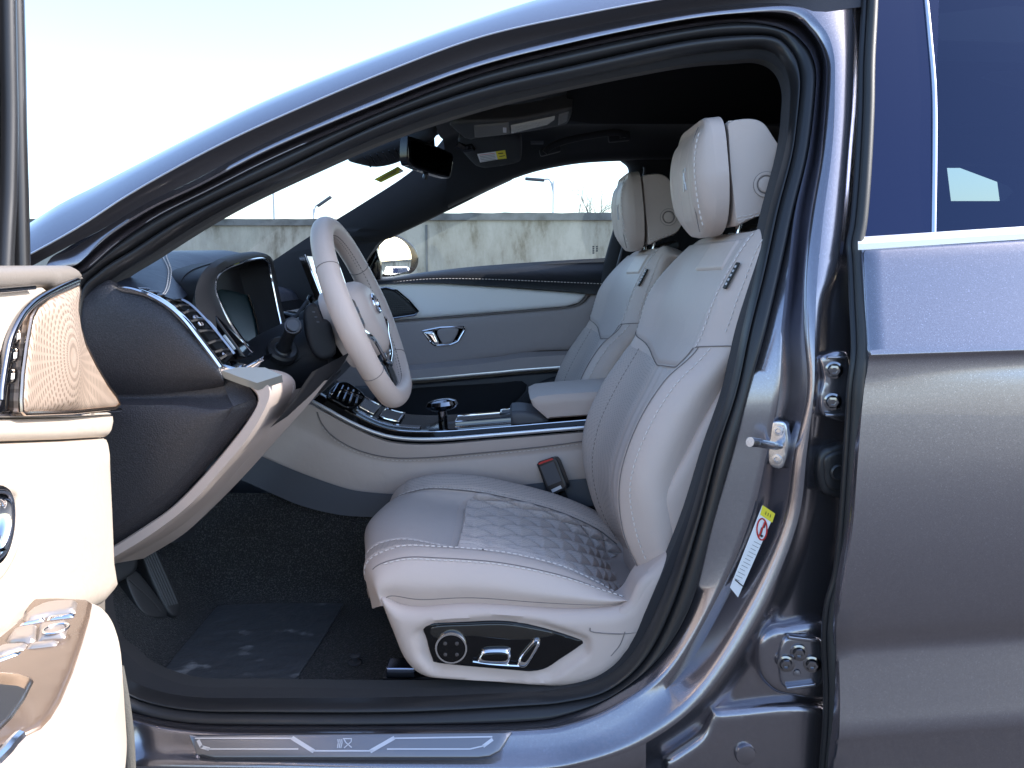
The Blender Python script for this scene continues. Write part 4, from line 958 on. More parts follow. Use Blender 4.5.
# =================================================================== FRONT SEATS
def lerpc(A, B, t): return [a.lerp(b, t) for a, b in zip(A, B)]
def PL(L, Y): return [P(*p, Y) for p in L]
def make_seat():
    root = empty('front_seat', (0.0, .37, .30), car, "driver's beige leather seat with quilted cushion")
    # ---------- cushion
    C = []
    C.append(PL([(624,602),(600,607.5),(540,607),(470,604),(420,606.5),(395,602),(389,604),(386,607)], .112))
    C.append(PL([(629,600.5),(600,600),(545,594),(480,586),(425,586),(392,584),(378,590),(382,606)], .102))
    C.append(PL([(628,599),(600,590),(558,577),(500,565.5),(440,561),(400,561),(372,574),(377,607)], .122))
    C.append(PL([(620,597),(597,583),(556,565.5),(500,553),(440,548),(396,548.5),(366,566),(372,608)], .158))
    c3 = C[3]; zf = [.045, .036, .030, .026, .018, .004, .0, 0]
    def ctr(k, Y, dx): return [Vector((p.x + dx[i], Y, p.z - zf[i] * k)) for i, p in enumerate(c3)]
    C.append(ctr(.75, .205, [0, 0, 0, 0, 0, -.004, -.006, 0]))
    C.append(ctr(1.0, .25, [0, 0, 0, 0, 0, -.010, -.014, 0]))
    C.append(ctr(1.0, .37, [0, 0, 0, 0, 0, -.03, -.034, -.01]))
    C.append(ctr(1.0, .49, [0, 0, 0, 0, 0, -.02, -.022, -.01]))
    far = PL([(618,528),(596,512),(558,496),(516,484.5),(470,476),(424,477),(392,496),(380,560)], .585)
    C.append([Vector((a.x, .535, a.z - .012)) for a in far])
    C.append(far)
    C.append([Vector((a.x, .625, a.z - .02)) for a in far])
    C.append([Vector((a.x, .635, min(a.z - .06, .50))) for a in far])
    sf = surf(C); nU, nV = 66, 56
    US = [i / nU for i in range(nU + 1)]; VS = [j / nV for j in range(nV + 1)]
    m = MB()
    m.loft([[sf(u, v) for v in VS] for u in US], BEIGE, flip=True)
    # lower skirt
    VSK = [v for v in VS if v < .86]; bot = [Vector((p.x, p.y + .02, p.z - .05)) for p in [sf(0, v) for v in VSK]]
    m.loft([bot, [sf(0, v) for v in VSK]], BPLA, flip=True)
    fr_ = [sf(u, 1) for u in US]; m.loft([[p + Vector((.05, 0, -.02)) for p in fr_], fr_], RUB)
    rr_ = [sf(u, 0) for u in US[4:-4]]; m.loft([rr_, [p + Vector((.05, 0, -.012)) for p in rr_], [p + Vector((.16, 0, -.05)) for p in rr_]], GREYL)
    cush = m.build('seat_cushion', root, sharp=70)
    pan = MB()   # grey leather thigh panel and perforated bolster skins a little above the cushion
    def nrm(u, v):
        e = .002; a = sf(min(1, u + e), v) - sf(max(0, u - e), v); b = sf(u, min(1, v + e)) - sf(u, max(0, v - e)); n = a.cross(b).normalized()
        return n if n.z > 0 or abs(n.z) < .2 and n.x < 0 else -n
    def patch(u0, u1, v0, v1, mtl, h, nu=24, nv=24, fn=None, edge=.0, su=lambda v: 0):
        rows = []
        for i in range(nu + 1):
            r_ = []
            for j in range(nv + 1):
                uu = u0 + (u1 - u0) * i / nu; vv = v0 + (v1 - v0) * j / nv; uu += su(vv)
                hh = h + (fn(uu, vv) if fn else 0)
                if i in (0, nu) or j in (0, nv): hh = -.002
                r_.append(sf(uu, vv) + nrm(uu, vv) * hh)
            rows.append(r_)
        mb = MB(); mb.loft(rows, mtl, flip=True); return mb
    u_in, u_out = 4.25 / 11, 7.8 / 11
    patch(u_in, 7.72 / 11, .545, .985, GREYL, .0022, 20, 26).build('thigh_panel', root, None, sharp=75)
    patch(7.78 / 11, 10.1 / 11, .0, .80, PERF, .002, 14, 40).build('inner_bolster', root, sharp=75)
    patch(3.05 / 11, 4.2 / 11, .60, .97, PERF, .0022, 8, 26).build('front_piping_panel', root, sharp=75)
    # quilted centre
    def quilt(u, v):
        y = (u - u_in) / (u_out - u_in); x = v / .53
        a = abs(math.sin(math.pi * (y * 7 + x * 4.2))); b = abs(math.sin(math.pi * (y * 7 - x * 4.2)))
        return .0150 * (min(a, b) ** .5) - .004
    QUI = mat('quilted_grey_leather', (.53, .455, .42), .52, spec=.35, bump=('perf', 420, .15, .0004))
    qp = patch(u_in + .008, u_out - .012, -.05, .535, QUI, .004, 120, 170, quilt)
    for sg in (1, -1):
        for k in range(-4, 13):
            L = []
            for i in range(61):
                x = i / 60; y = (k - sg * 4.2 * x) / 7
                if .02 < y < .95: u = u_in + y * (u_out - u_in); L.append(sf(u, x * .525) + nrm(u, x * .525) * .0018)
            if len(L) > 4: qp.tube(L, .0017, QSEAM, 5)
    qp.build('quilted_panel', root, None, sharp=80)
    # piping and stitching lines
    sb_ = MB()
    def line(u, v0, v1, h, n=60): return [sf(u if not callable(u) else u(v0 + (v1 - v0) * i / n), v0 + (v1 - v0) * i / n) + nrm(u if not callable(u) else u(v0 + (v1 - v0) * i / n), v0 + (v1 - v0) * i / n) * h for i in range(n + 1)]
    sb_.stitch(line(2.02 / 11, .0, .80, .0014), THREAD, r=.0011); sb_.tube(line(2.16 / 11, .0, .84, .0), .0011, SEAM, 5)
    sb_.stitch(line(3.02 / 11, .05, .72, .0024), THREAD, r=.0012); sb_.stitch(line(3.02 / 11, .72, .90, .0010), THREAD, r=.0009)
    sb_.stitch(line(4.22 / 11, .58, .90, .0016), THREAD, r=.0009); sb_.tube(line(7.75 / 11, .0, .9, .001), .0013, SEAM, 5)
    sb_.stitch(line(7.80 / 11, .45, .80, .0026), THREAD, r=.0008); sb_.tube(line(.35 / 11, .02, .93, .0005), .0012, SEAM, 5)
    sb_.build('stitching', cush)
    # ---------- side cover and switch panel
    sc2 = MB()
    fo = FY(.108)
    so2 = [(381,595),(386,612),(394,632),(402,652),(412,666),(424,674),(440,677),(500,681),(556,684.5),(584,681),(606,672),(626,655),(650,622),(668,585),(676,556),(668,552),(640,578),(626,600),(608,607),(560,609),(500,605),(460,604),(420,607),(398,604)]
    cpx = [(436,626),(500,621),(540,626),(580,639),(580,645),(548,667),(522,671),(440,663),(428,648),(424,632)]
    cpl = np.array([fo.px(*p) for p in cpx])
    def dsp(a, b, d):
        q = np.array([(a, b)]); dd = float(bdist(cpl, q)[0]); ins = bool(inside(cpl, q)[0])
        dd = -dd if ins else dd
        e = 0
        if dd < .018: e -= .011 * min(1, (.018 - dd) / .010)
        return e
    sc2.puff(fo, so2, BPLA, H=.020, Rr=.022, back=.06, step=.006, disp=dsp)
    sc2.tube(crs([P(590,628,.087), P(593,632,.087), P(620,634,.087), P(640,632,.09)], 5), .0009, SEAM, 5)
    sc2.tube(crs([P(625,632,.087), P(620,645,.087), P(611,656,.088)], 5), .0008, SEAM, 5)
    side = sc2.build('side_cover', root, sharp=60)
    cpn = MB().puff(FY(.098), [(426,624),(470,621.5),(506,621),(540,627),(581,640),(580.5,645),(560,659),(546,668),(532,671),(515,670),(440,663),(432,657),(427,640)], GLOSSK, H=.003, Rr=.004, back=.02, step=.008)
    cpn.puff(FY(.0955), [(432,627),(470,624.5),(506,624),(538,629),(556,634.5),(520,640),(470,636),(436,638)], DKC, H=.0012, Rr=.003, back=.0, step=.008)
    cpo = cpn.build('switch_panel', root, 'gloss black seat switch panel on the side cover')
    kb_ = MB(); kc = P(451.5, 646.5, .094)
    kb_.lathe(kc, (0, -1, 0), [(.0275, -.004), (.0275, .006), (.0262, .0085), (.0235, .0085), (.0225, .006)], CHROME, 36)
    kb_.lathe(kc, (0, -1, 0), [(.0226, .004), (.0222, .0085), (.012, .0095), (0, .0088)], GLOSSK, 36)
    kb_.build('lumbar_knob', root, 'round four-way lumbar knob with chrome ring')
    for a in range(4):
        pass
    kd = MB()
    for a in (45, 135, 225, 315):
        kd.lathe(kc + Vector((.0135 * math.cos(R(a)), -.0075, .0135 * math.sin(R(a)))), (0, -1, 0), [(.0040, 0), (.0032, .0026), (0, .0030)], DCHROME, 12)
    kd.build('knob_dimple', root)
    sw = MB().puff(FY(.096), [(478,661),(480,652),(485,647),(508,646.5),(511,650),(511,657),(507,663)], CHROME, H=.012, Rr=.007, back=.006, step=.005)
    sw.tube(crs([P(473,661.5,.090), P(490,664,.088), P(510,665.5,.088), P(524,666,.09)], 5), .0022, CHROME, 8)
    sw.puff(FY(.0845), [(482,660),(483,654.5),(488,652.5),(505,652.5),(508,656),(505,661)], GLOSSK, H=.002, Rr=.004, back=.003, step=.005)
    sw.build('cushion_switch', root)
    s2 = MB().puff(FY(.096), [(517,664),(518,657),(531,641),(537,636.5),(541,640),(540,645),(528,664),(522,666.5)], CHROME, H=.011, Rr=.007, back=.006, step=.005)
    s2.puff(FY(.0855), [(521,662),(522,657),(534,643),(537.5,643),(527,661)], GLOSSK, H=.002, Rr=.004, back=.003, step=.005)
    s2.build('recline_switch', root)
    rl = MB().box(P(402, 668, .17), .05, .04, .02, STEELB, bev=.003); rl.box(P(440, 676, .2), .2, .05, .02, RUB, bev=.003); rl.build('seat_rail', root)
    # ---------- backrest
    B = []
    B.append((.17, [(704,548),(708,505),(718,462),(732,425),(748,385),(764,346),(785,296),(800,262)]))
    B.append((.118, [(669,556),(664,525),(657,488),(671,445),(697,397),(736,346),(757,294),(770,248)]))
    B.append((.155, [(642,574),(624,530),(621,480),(637,428),(665,382),(700,347),(723,290),(757,234)]))
    B.append((.195, [(641,566),(624,524),(620,478),(637,428),(664,384),(692,349),(716,290),(748,236)]))
    B.append((.24, [(640,560),(626,520),(625,476),(640,430),(662,388),(684,350),(708,290),(738,238)]))
    B.append((.37, [(632,552),(616,512),(613,472),(626,428),(648,384),(668,343),(687,290),(717,240)]))
    B.append((.50, [(624,547),(606,507),(600,467),(610,424),(630,384),(654,338),(670,290),(702,242)]))
    B.append((.575, [(622,546),(598,511),(585,466),(585,428),(602,386),(634,338),(653,288),(693,245)]))
    B.append((.625, [(640,545),(620,510),(607,465),(606,428),(622,388),(648,345),(668,295),(702,249)]))
    BC = [PL(l, y) for y, l in B]
    BC.append([Vector((p.x + .10, .60, p.z)) for p in BC[-1]])
    for c in BC: c.append(c[-1] + Vector((.035, 0, .006))); c.append(c[-2] + Vector((.09, 0, -.02)))
    bsf = surf(BC); nU2, nV2 = 60, 70
    US2 = [i / nU2 for i in range(nU2 + 1)]; VS2 = [j / nV2 for j in range(nV2 + 1)]
    bm_ = MB(); bm_.loft([[bsf(u, v) for v in VS2] for u in US2], BEIGE)
    lo = [bsf(u, 0) for u in US2]; bm_.loft([lo, [p + Vector((.0, 0, -.03)) for p in lo], [p + Vector((.03, 0, -.10)) for p in lo]], BEIGE)
    back = bm_.build('backrest', root, sharp=75)
    def bn(u, v):
        e = .002; a = bsf(min(1, u + e), v) - bsf(max(0, u - e), v); b = bsf(u, min(1, v + e)) - bsf(u, max(0, v - e)); n = a.cross(b).normalized()
        return n if n.x < 0 else -n
    def bpatch(u0, u1, v0, v1, mtl, h, nu=20, nv=30, fn=None):
        f0 = u0 if callable(u0) else (lambda v: u0); f1 = u1 if callable(u1) else (lambda v: u1)
        rows = []
        for i in range(nu + 1):
            r_ = []
            for j in range(nv + 1):
                va = v0(i / nu) if callable(v0) else v0; vz = v1(i / nu) if callable(v1) else v1; vv = va + (vz - va) * j / nv; uu = f0(vv) + (f1(vv) - f0(vv)) * i / nu
                hh = h + (fn(i / nu, j / nv) if fn else 0)
                if i in (0, nu) or j in (0, nv): hh = -.002
                r_.append(bsf(uu, vv) + bn(uu, vv) * hh)
            rows.append(r_)
        return MB().loft(rows, mtl)
    U = lambda k: k / 9
    vt = 5.0 / 9
    def vest(t):
        K_ = [(0, .0), (.09, -.022), (.2, -.040), (.38, -.047), (.535, -.058), (.66, -.038), (.82, -.008), (1, .018)]
        for (x0, y0), (x1, y1) in zip(K_, K_[1:]):
            if t <= x1: return vt + y0 + (y1 - y0) * (t - x0) / (x1 - x0)
        return vt + .018
    def pleat(i, j): return .0022 * math.sin(i * math.pi * 2 * 6)
    bpatch(U(3.15), U(5.0), .03, vt - .052, GREYL, .002, 48, 30, pleat).build('pleated_panel', root, sharp=80)
    bpatch(U(5.05), U(7.45), .02, lambda t: vt - .05 + .052 * t, PERFG, .0025).build('lumbar_bolster', root, sharp=80)
    bpatch(U(2.35), U(7.3), vest, .775, GREYL, .003, 36, 30).build('shoulder_panel', root, sharp=80)
    def lipf(i, j): return .004 * max(0, 1 - abs(j - .1) * 8)
    pl_ = bpatch(U(3.3), U(5.0), .70, .765, BEIGE, .007, 20, 14); pl_.build('shoulder_logo_pad', root, sharp=80)
    s3 = MB()
    def bl(uf, v0, v1, h, n=70):
        o = []
        for i in range(n + 1):
            v = v0 + (v1 - v0) * i / n; u = uf(v) if callable(uf) else uf; o.append(bsf(u, v) + bn(u, v) * h)
        return o
    s3.stitch(bl(U(1.62), .03, vt, .0014), THREAD, r=.0011); s3.stitch(bl(U(1.45), vt + .03, .78, .0014), THREAD, r=.0009); s3.stitch(bl(U(2.25), vt, .79, .0016), THREAD, r=.0011)
    s3.tube(bl(U(2.05), .02, vt, .0008), .0009, SEAM, 5)
    s3.tube([bsf(U(1) + (U(2.3) - U(1)) * i / 20, vt) + bn(U(1) + (U(2.3) - U(1)) * i / 20, vt) * .001 for i in range(21)], .0010, SEAM, 5)
    s3.tube([bsf(U(2.4) + (U(7.2) - U(2.4)) * i / 30, vest(i / 30) - .002) + bn(U(2.4) + (U(7.2) - U(2.4)) * i / 30, vt) * .002 for i in range(31)], .0009, SEAM, 5)
    s3.stitch([bsf(U(6.35), .02 + .0245 * i) + bn(U(6.35), .02 + .0245 * i) * .003 for i in range(22)], SEAM, r=.0006)
    s3.stitch([bsf(U(6.9), vt + .01 + .01 * i) + bn(U(6.9), vt + .01 + .01 * i) * .003 for i in range(22)], SEAM, r=.0006)
    s3.tube([bsf(U(.9) + (U(2.4) - U(.9)) * i / 20, .004) + bn(U(.9) + (U(2.4) - U(.9)) * i / 20, .004) * .001 for i in range(21)], .0016, SEAM, 5)
    s3.build('stitching', back)
    tg_ = MB(); a = bsf(U(1.95), .672); b = bsf(U(1.95), .712); n_ = bn(U(1.95), .69)
    tg_.box((a + b) / 2 + n_ * .002 + Vector((0, -.004, 0)), (b - a).length * 1.15, .012, .003, INK, X=(b - a), Y=(0, -1, -.3), bev=.0008)
    for k in range(5):
        tg_.box(a.lerp(b, .12 + .19 * k) + n_ * .004 + Vector((0, -.0055, 0)), .004, .004, .0015, SILV, X=(b - a), Y=(0, -1, -.3))
    tg_.build('airbag_tag', root, 'black woven airbag tag on the shoulder seam')
    # side shell behind the bolster
    MB().puff(FY(.13), [(742,345),(722,388),(700,425),(686,452),(664,492),(664,515),(674,552),(678,562),(720,560),(760,400),(760,345)], BPLA, H=.012, Rr=.02, back=.05, step=.012).build('back_shell', root)
    hb = MB().puff(FY(.10), [(640,579),(668,560),(690,545),(700,580),(660,640),(620,655),(606,640),(615,612),(628,602)], BPLA, H=.010, Rr=.015, back=.05, step=.012); hb.build('hinge_cover', root)
    # ---------- headrest
    f_ = empty
    hx, hy = P(702, 180, .37).x, .37
    def hcoord(px, py, Y): p = P(px, py, Y); return (p.x, p.z)
    ybl = .244
    # side block
    hbx = [(728,135),(728,122),(738,118.5),(752,117.5),(764,122),(774,136),(786,158),(788,190),(778,209),(758,217),(745,223),(737,224.5),(734,205),(730,170)]
    hs = MB(); L3 = crs([P(*p, ybl) for p in hbx], 4, True); ins = sum(L3, Vector()) / len(L3)
    def sec(y, k): return [Vector((ins.x + (p.x - ins.x) * k, y, ins.z + (p.z - ins.z) * k)) for p in L3]
    hs.loft([sec(ybl + .000, .955), sec(ybl + .002, .975), sec(ybl + .007, .985), sec(ybl + .016, 1.0), sec(.37, 1.0), sec(.496 - .016, 1.0), sec(.496 - .007, .985), sec(.496, .94)], BEIGE, cl_v=True, cap=True, flip=True)
    st1 = [P(*p, ybl - .0015) for p in [(737,217.5),(750,215),(762,210.5),(774,205)]]; st2 = [P(*p, ybl - .0015) for p in [(738,220.5),(750,218),(762,214),(772,209)]]
    hs.stitch(crs(st1, 8), THREAD, r=.0009); hs.stitch(crs(st2, 8), THREAD, r=.0009)
    st3 = crs([P(*p, ybl + .001) for p in [(728,121.5),(740,120.5),(754,121),(762,124)]], 8); hs.stitch(st3, THREAD, r=.0008)
    hblk = hs.build('headrest_block', root, sharp=60)
    # front pad
    zt, zb = P(722, 113, .25).z, P(720, 236, .25).z; H_h = zt - zb; cz = (zt + zb) / 2
    xf = P(712, 176, .30).x
    tilt = .10
    fh = Frame(Vector((xf - .008, .37, cz)), (-math.cos(tilt), 0, math.sin(tilt) * -1), (0, -1, 0))
    hw = .136; hh = H_h / 2
    if fh.V.z < 0: fh = Frame(fh.O, fh.N, -fh.U)
    op = []
    for i in range(40):
        a = 2 * math.pi * i / 40; c, s_ = math.cos(a), math.sin(a); e_ = 2 / 5.5 if s_ > 0 else 2 / 3.0; y = (abs(s_) ** e_) * (1 if s_ > 0 else -1); x = (abs(c) ** e_) * (1 if c > 0 else -1)
        op.append((hw * x * (1 - .10 * max(0, -y) - .05 * max(0, y)), hh * y))
    def dh(a, b, d):
        e = -.012 * (b / hh) ** 2
        q = abs(a) / hw
        e += -.006 * max(0, 1 - (q / .62) ** 2)                     # hollow centre between the wings
        e -= .0030 * math.exp(-((q - .60) / .03) ** 2)            # seam groove
        e -= .0026 * math.exp(-((q - .28) / .03) ** 2)
        e += (.0 if b < 0 else -.018 * (b / hh) ** 3)
        return e * min(1, d / .012)
    hp = MB().puff(fh, op, BEIGE, k=2, H=.034, Rr=.036, back=.022, step=.0065, px=False, disp=dh)
    ns_ = 1 if fh.U.y < 0 else -1
    for sg, rr_2, mm_ in ((ns_ * .86, .0010, THREAD),):
        L = []
        for i in range(41):
            b = hh * (-.80 + 1.56 * i / 40); a = sg * hw; L.append(fh.w(a, b, .034 - .012 * (b / hh) ** 2 + (0 if b < 0 else -.018 * (b / hh) ** 3) - .0016))
        hp.stitch(L, THREAD, r=.0011)
    for q_ in (.58,):
        hp.tube([fh.w(ns_ * hw * q_ * (1 + .12 * (1 - (i / 15 - 1) ** 2)), hh * (-.9 + 1.75 * i / 30), .0338 - .012 * (-.9 + 1.75 * i / 30) ** 2 - .006 * max(0, 1 - (q_ / .62) ** 2) + (0 if i < 16 else -.018 * (-.9 + 1.75 * i / 30) ** 3) - .0012) for i in range(31)], .0009, SEAM, 5)
    hp.build('headrest_pad', root, sharp=70)
    le = MB(); lm = CHROME
    for pts in ([(-.015, .022), (.017, .026), (.016, .018)], [(.014, .02), (.006, .002), (-.014, -.02)], [(-.010, .018), (.0, .0), (.016, -.022)], [(-.017, .012), (-.019, -.004), (-.022, -.024)]):
        le.tube([fh.w(a * .62 + ns_ * .014, b * .8 + .004, .0288) for a, b in pts], .0013, SATIN, 6)
    le.build('headrest_emblem', root, 'small chrome emblem on the headrest front')
    bt = MB(); bc = P(766, 184.5, ybl - .001)
    bt.lathe(bc, (0, -1, 0), [(.0215, 0), (.021, .0012), (.0165, .0012), (.0155, -.0004), (.0135, -.0004), (.0125, .0016), (.010, .0022), (0, .0018)], BEIGE, 36); bt.tube([bc + Vector((.0148 * math.cos(a), -.0006, .0148 * math.sin(a))) for a in [i * 2 * math.pi / 32 for i in range(32)]], .0009, SEAM, 5, closed=True)
    bt.tube([bc + Vector((.0215 * math.cos(a), -.0004, .0215 * math.sin(a))) for a in [i * 2 * math.pi / 32 for i in range(32)]], .0006, SEAM, 5, closed=True)
    bt.build('headrest_button', root)
    for y in (.31, .43):
        pb = MB(); p0 = P(741, 224, .31); p0.y = y; p1 = P(735, 246, .31); p1.y = y
        pb.tube([p0 + Vector((0, 0, .02)), p1 + Vector((0, 0, -.01))], .0062, CHROME, 14); pb.lathe(p1 + Vector((0.002, 0, .004)), (0, 0, 1), [(.016, -.006), (.016, .0), (.011, .006), (0.006, .006)], GLOSSK, 18)
        pb.build('headrest_post', root)
    bx = MB().box(P(752, 232, .37), .05, .17, .02, RUB, X=(1, 0, .35), bev=.006); bx.build('headrest_base', root)
    return root
QSEAM = mat('quilt_crease_shade', (.07, .06, .058), .8)  # dark lines paint the shadow in the quilting creases
DKC = mat('smoked_inlay', (.02, .018, .016), .18, .3, coat=1.0)
STEELB = mat('blue_steel_rail', (.30, .34, .48), .25, 1.0)
seat = make_seat()
def copy_tree(o, parent, dy):
    c = o.copy(); COL.objects.link(c); c.parent = parent
    if dy: c.location = o.location + Vector((0, dy, 0))
    for ch in [k for k in bpy.data.objects if k.parent == o]: copy_tree(ch, c, 0)
    return c
pseat = copy_tree(seat, car, .75); pseat.location += Vector((-.030, 0, -.012)); pseat['label'] = 'passenger beige leather seat beyond the console'
# seat belt buckle
bk = MB(); bf = Frame(P(553, 478, .632), (-.35, -.93, .1), (1, 0, 0))
bk.puff(bf, [(537,464.5),(539,461.5),(552,457.2),(555,457.5),(558,461),(567,485),(566.5,488.5),(554,495.5),(550,495.5),(547,492)], RUB, H=.003, Rr=.004, back=.022, step=.005, smooth=False)
for ol, mm, zz_ in (([(540.5,466.5),(554,461),(562,480.5),(548.5,486)], GPLA, .0036), ([(538.5,463.6),(541,461.8),(552.5,458),(554,459.2),(540,464.4)], REDM, .0038), ([(551.5,489.5),(561,485),(562.5,488),(553,492.5)], SILV, .0036)):
    quad(bk, bf, ol, mm, zz_)
bk.tube([P(560, 493, .64), P(566, 506, .645), P(570, 520, .645)], .012, RUB, 8, flat=(Vector((0, 1, 0)), .3))
bk.build('seat_belt_buckle', car, 'black seat belt buckle with red edge beside the cushion')

# =================================================================== PASSENGER SIDE
YR = 1.40
rd = empty('front_door', P(480, 330, YR), car, 'closed passenger front door seen from inside, silver and grey trim')
fr = FY(YR)
def panel(outline, m, Y, H=.006, Rr=.008, back=.03, step=.02, smooth=False, name='panel', parent=rd, label=None, disp=None):
    return MB().puff(FY(Y), outline, m, H=H, Rr=Rr, back=back, step=step, smooth=smooth, disp=disp).build(name, parent, label, sharp=50)
MB().add([P(x, y, YR + .02) for x, y in [(150,288),(380,282),(480,270),(612,258),(660,256),(690,560),(150,600)]], [[0, 1, 2, 3, 4, 5, 6]], DOORG).build('inner_panel', rd, smooth=False)
bt_ = MB(); 
tA = crs([P(x, y, YR + .03) for x, y in [(230,286),(330,283),(385,277.5),(430,271.5),(480,266),(560,260.5),(606,258)]], 8)
tB = crs([P(x, y, YR - .03) for x, y in [(230,291),(330,287),(385,281),(430,277),(480,277),(560,280),(606,282)]], 8)
tC = crs([P(x, y, YR - .035) for x, y in [(230,294),(330,291),(385,284),(430,283),(480,285.5),(560,291),(600,295)]], 8)
bt_.loft([[p + Vector((0, .05, -.004)) for p in tA], tA, tB, tC, [p + Vector((0, .04, 0)) for p in tC]], BELTK)
bt_.stitch([p + Vector((0, -.002, -.006)) for p in tB], THREAD, r=.0010); bt_.build('belt_trim', rd, sharp=60)
SATP = mat('silver_trim_panel', (.84, .82, .80), .5, .1, bump=('noise', 300, .1, .0006))
panel([(300,288),(385,282),(440,283),(500,287),(560,291.5),(586,294),(583,299),(578,303),(566,306.5),(500,312),(440,317),(400,320),(300,328)], SATP, YR - .012, .010, .014, .03, .012, name='silver_inlay')
MB().tube(crs([P(*p, YR - .016) for p in [(300,329),(400,321),(440,318),(500,313),(566,307.5),(580,303.5),(587,296)]], 6), .0022, SEAM, 6).build('inlay_gap', rd)
GRK = mat('dark_speaker_mesh', (.035, .035, .035), .5, .5, bump=('perf', 160, .6, .002))
sg = MB().puff(FY(YR - .022), [(352,296),(370,291),(386,288),(396,291),(408,301),(418,311.5),(415,314),(395,317.5),(352,320)], GRK, H=.006, Rr=.008, back=.02, step=.008, smooth=False)
sg.tube([P(*p, YR - .03) for p in [(370,290.5),(386,287.5),(397,290.5),(409,300.5),(418.5,311.5),(415,315),(395,318),(360,320.5)]], .0030, DCHROME, 6); sg.build('speaker_grille', rd)
panel([(380,322),(440,318),(500,313.5),(566,308),(584,303),(590,296),(606,290),(640,290),(640,349),(570,350),(540,351),(515,355),(480,360),(430,367),(380,371)], DOORG, YR - .008, .010, .02, .03, .02, name='door_card')
ha = empty('door_handle', P(444, 335, YR - .02), rd)
MB().puff(FY(YR - .016), [(422,330),(440,326.5),(465,325.5),(466.5,328.5),(459,341),(452,344.5),(434,346),(430,343)], GLOSSK, H=.002, Rr=.004, back=.01, step=.006, smooth=False).build('recess', ha)
MB().tube(resample_keep([P(*p, YR - .019) for p in [(422.5,331),(440,327.5),(464,326.5),(465,329.5),(458,341.5),(451,344.5),(435,345.5),(430.5,342)]], .008), .0032, CHROME, 8, closed=True).build('surround', ha)
MB().puff(FY(YR - .021), [(423.5,332),(434,330.5),(439,342),(440,344.5),(434,344.5),(430.5,340)], CHROME, H=.006, Rr=.006, back=.004, step=.005, smooth=False).build('lever', ha)
MB().puff(FY(YR - .0185), [(438,330),(458,328.5),(453,341),(447,343.5),(442,343)], DOORG, H=.003, Rr=.006, back=.0, step=.006).build('cup', ha)
arr = MB(); a1 = crs([P(*p, YR - .012) for p in [(380,366.5),(425,363),(470,358.5),(500,356),(520,352.5),(570,350.5),(620,349)]], 5); a2 = crs([P(*p, YR - .07) for p in [(380,373),(425,369),(470,365),(500,361),(520,358),(570,355),(620,353)]], 5); a3 = crs([P(*p, YR - .075) for p in [(380,380.5),(425,377.5),(470,373.5),(500,371),(520,369),(570,365.5),(620,363)]], 5)
arr.loft([a1, a2, a3, [p + Vector((0, .05, 0)) for p in a3]], DOORG); arr.build('door_armrest', rd, sharp=50)
MB().tube([p + Vector((0, .004, -.004)) for p in a3], .0055, SATIN, 8, flat=(Vector((0, 1, 0)), .6)).build('chrome_strip', rd)
panel([(330,388),(420,384),(520,375),(620,367),(640,420),(640,520),(330,520)], GPLA, YR - .02, .004, .01, .02, .03, name='map_pocket')
MB().tube(crs([P(*p, YR - .06) for p in [(380,432),(480,424),(512,415),(530,396),(548,384),(575,378),(620,374)]], 6), .016, TRIMK, 8, flat=(Vector((0, 1, 0)), .5)).build('pocket_edge', rd)
MB().puff(FY(YR - .03), [(380,394),(500,383),(521,381),(527,388),(514,403),(495,416),(440,424),(380,428)], HEAD, H=.003, Rr=.01, back=.01, step=.02).build('pocket_liner', rd)
# passenger window glass, etched mark, frames
wg_ = [(372,286),(380,238),(440,213),(485,190),(530,171),(575,162.5),(612,159),(626,161),(630,170),(606,258),(480,266),(420,273)]
MB().add([P(*p, YR + .05 + .0) for p in wg_], [list(range(len(wg_)))], WGLASS).build('window_glass', rd, smooth=False)
etch = MB(); ef = FY(YR + .048)
for k in range(7): etch.puff(ef, [(592.5 + (k % 2) * 3.4, 246 + 2.1 * (k // 2)), (594.5 + (k % 2) * 3.4, 246 + 2.1 * (k // 2)), (594.3 + (k % 2) * 3.4, 247.4 + 2.1 * (k // 2)), (592.4 + (k % 2) * 3.4, 247.4 + 2.1 * (k // 2))], GPLA, H=0, Rr=.001, back=0, step=.003, smooth=False)
etch.build('etched_mark', rd)
# right A pillar trim, roof rail, B pillar (inside)
ap = MB()
top_e = [(150,330),(215,296),(268,264),(310,236),(360,205),(405,176),(432,152),(452,128)]
bot_e = [(300,345),(340,300),(376,246),(392,236),(425,220),(460,203),(486,190),(512,178)]
A_ = crs([P(*p, 1.34) for p in top_e], 8); B_ = crs([P(*p, 1.36) for p in bot_e], 8); M_ = [a.lerp(b, .5) + Vector((0, -.035, 0)) for a, b in zip(A_, B_)]
ap.loft([[p + Vector((0, .06, 0)) for p in A_], A_, M_, B_, [p + Vector((0, .06, 0)) for p in B_]], HEAD); apo = ap.build('windscreen_pillar_trim', car, 'dark fabric windscreen pillar on the passenger side', sharp=60)
MB().puff(Frame(P(459.5, 191, 1.335), (0, -1, -.2), (1, 0, 0)), [(453,192),(465,187),(466,190),(455,195)], GLOSSK, H=.002, Rr=.002, back=.004, step=.006).build('pillar_badge', apo)
# sail panel in front of the window
MB().puff(FY(1.41), [(352,290),(376,247),(380,262),(381,284),(372,288)], GLOSSK, H=.003, Rr=.004, back=.03, step=.02, smooth=False).build('sail_panel', rd)
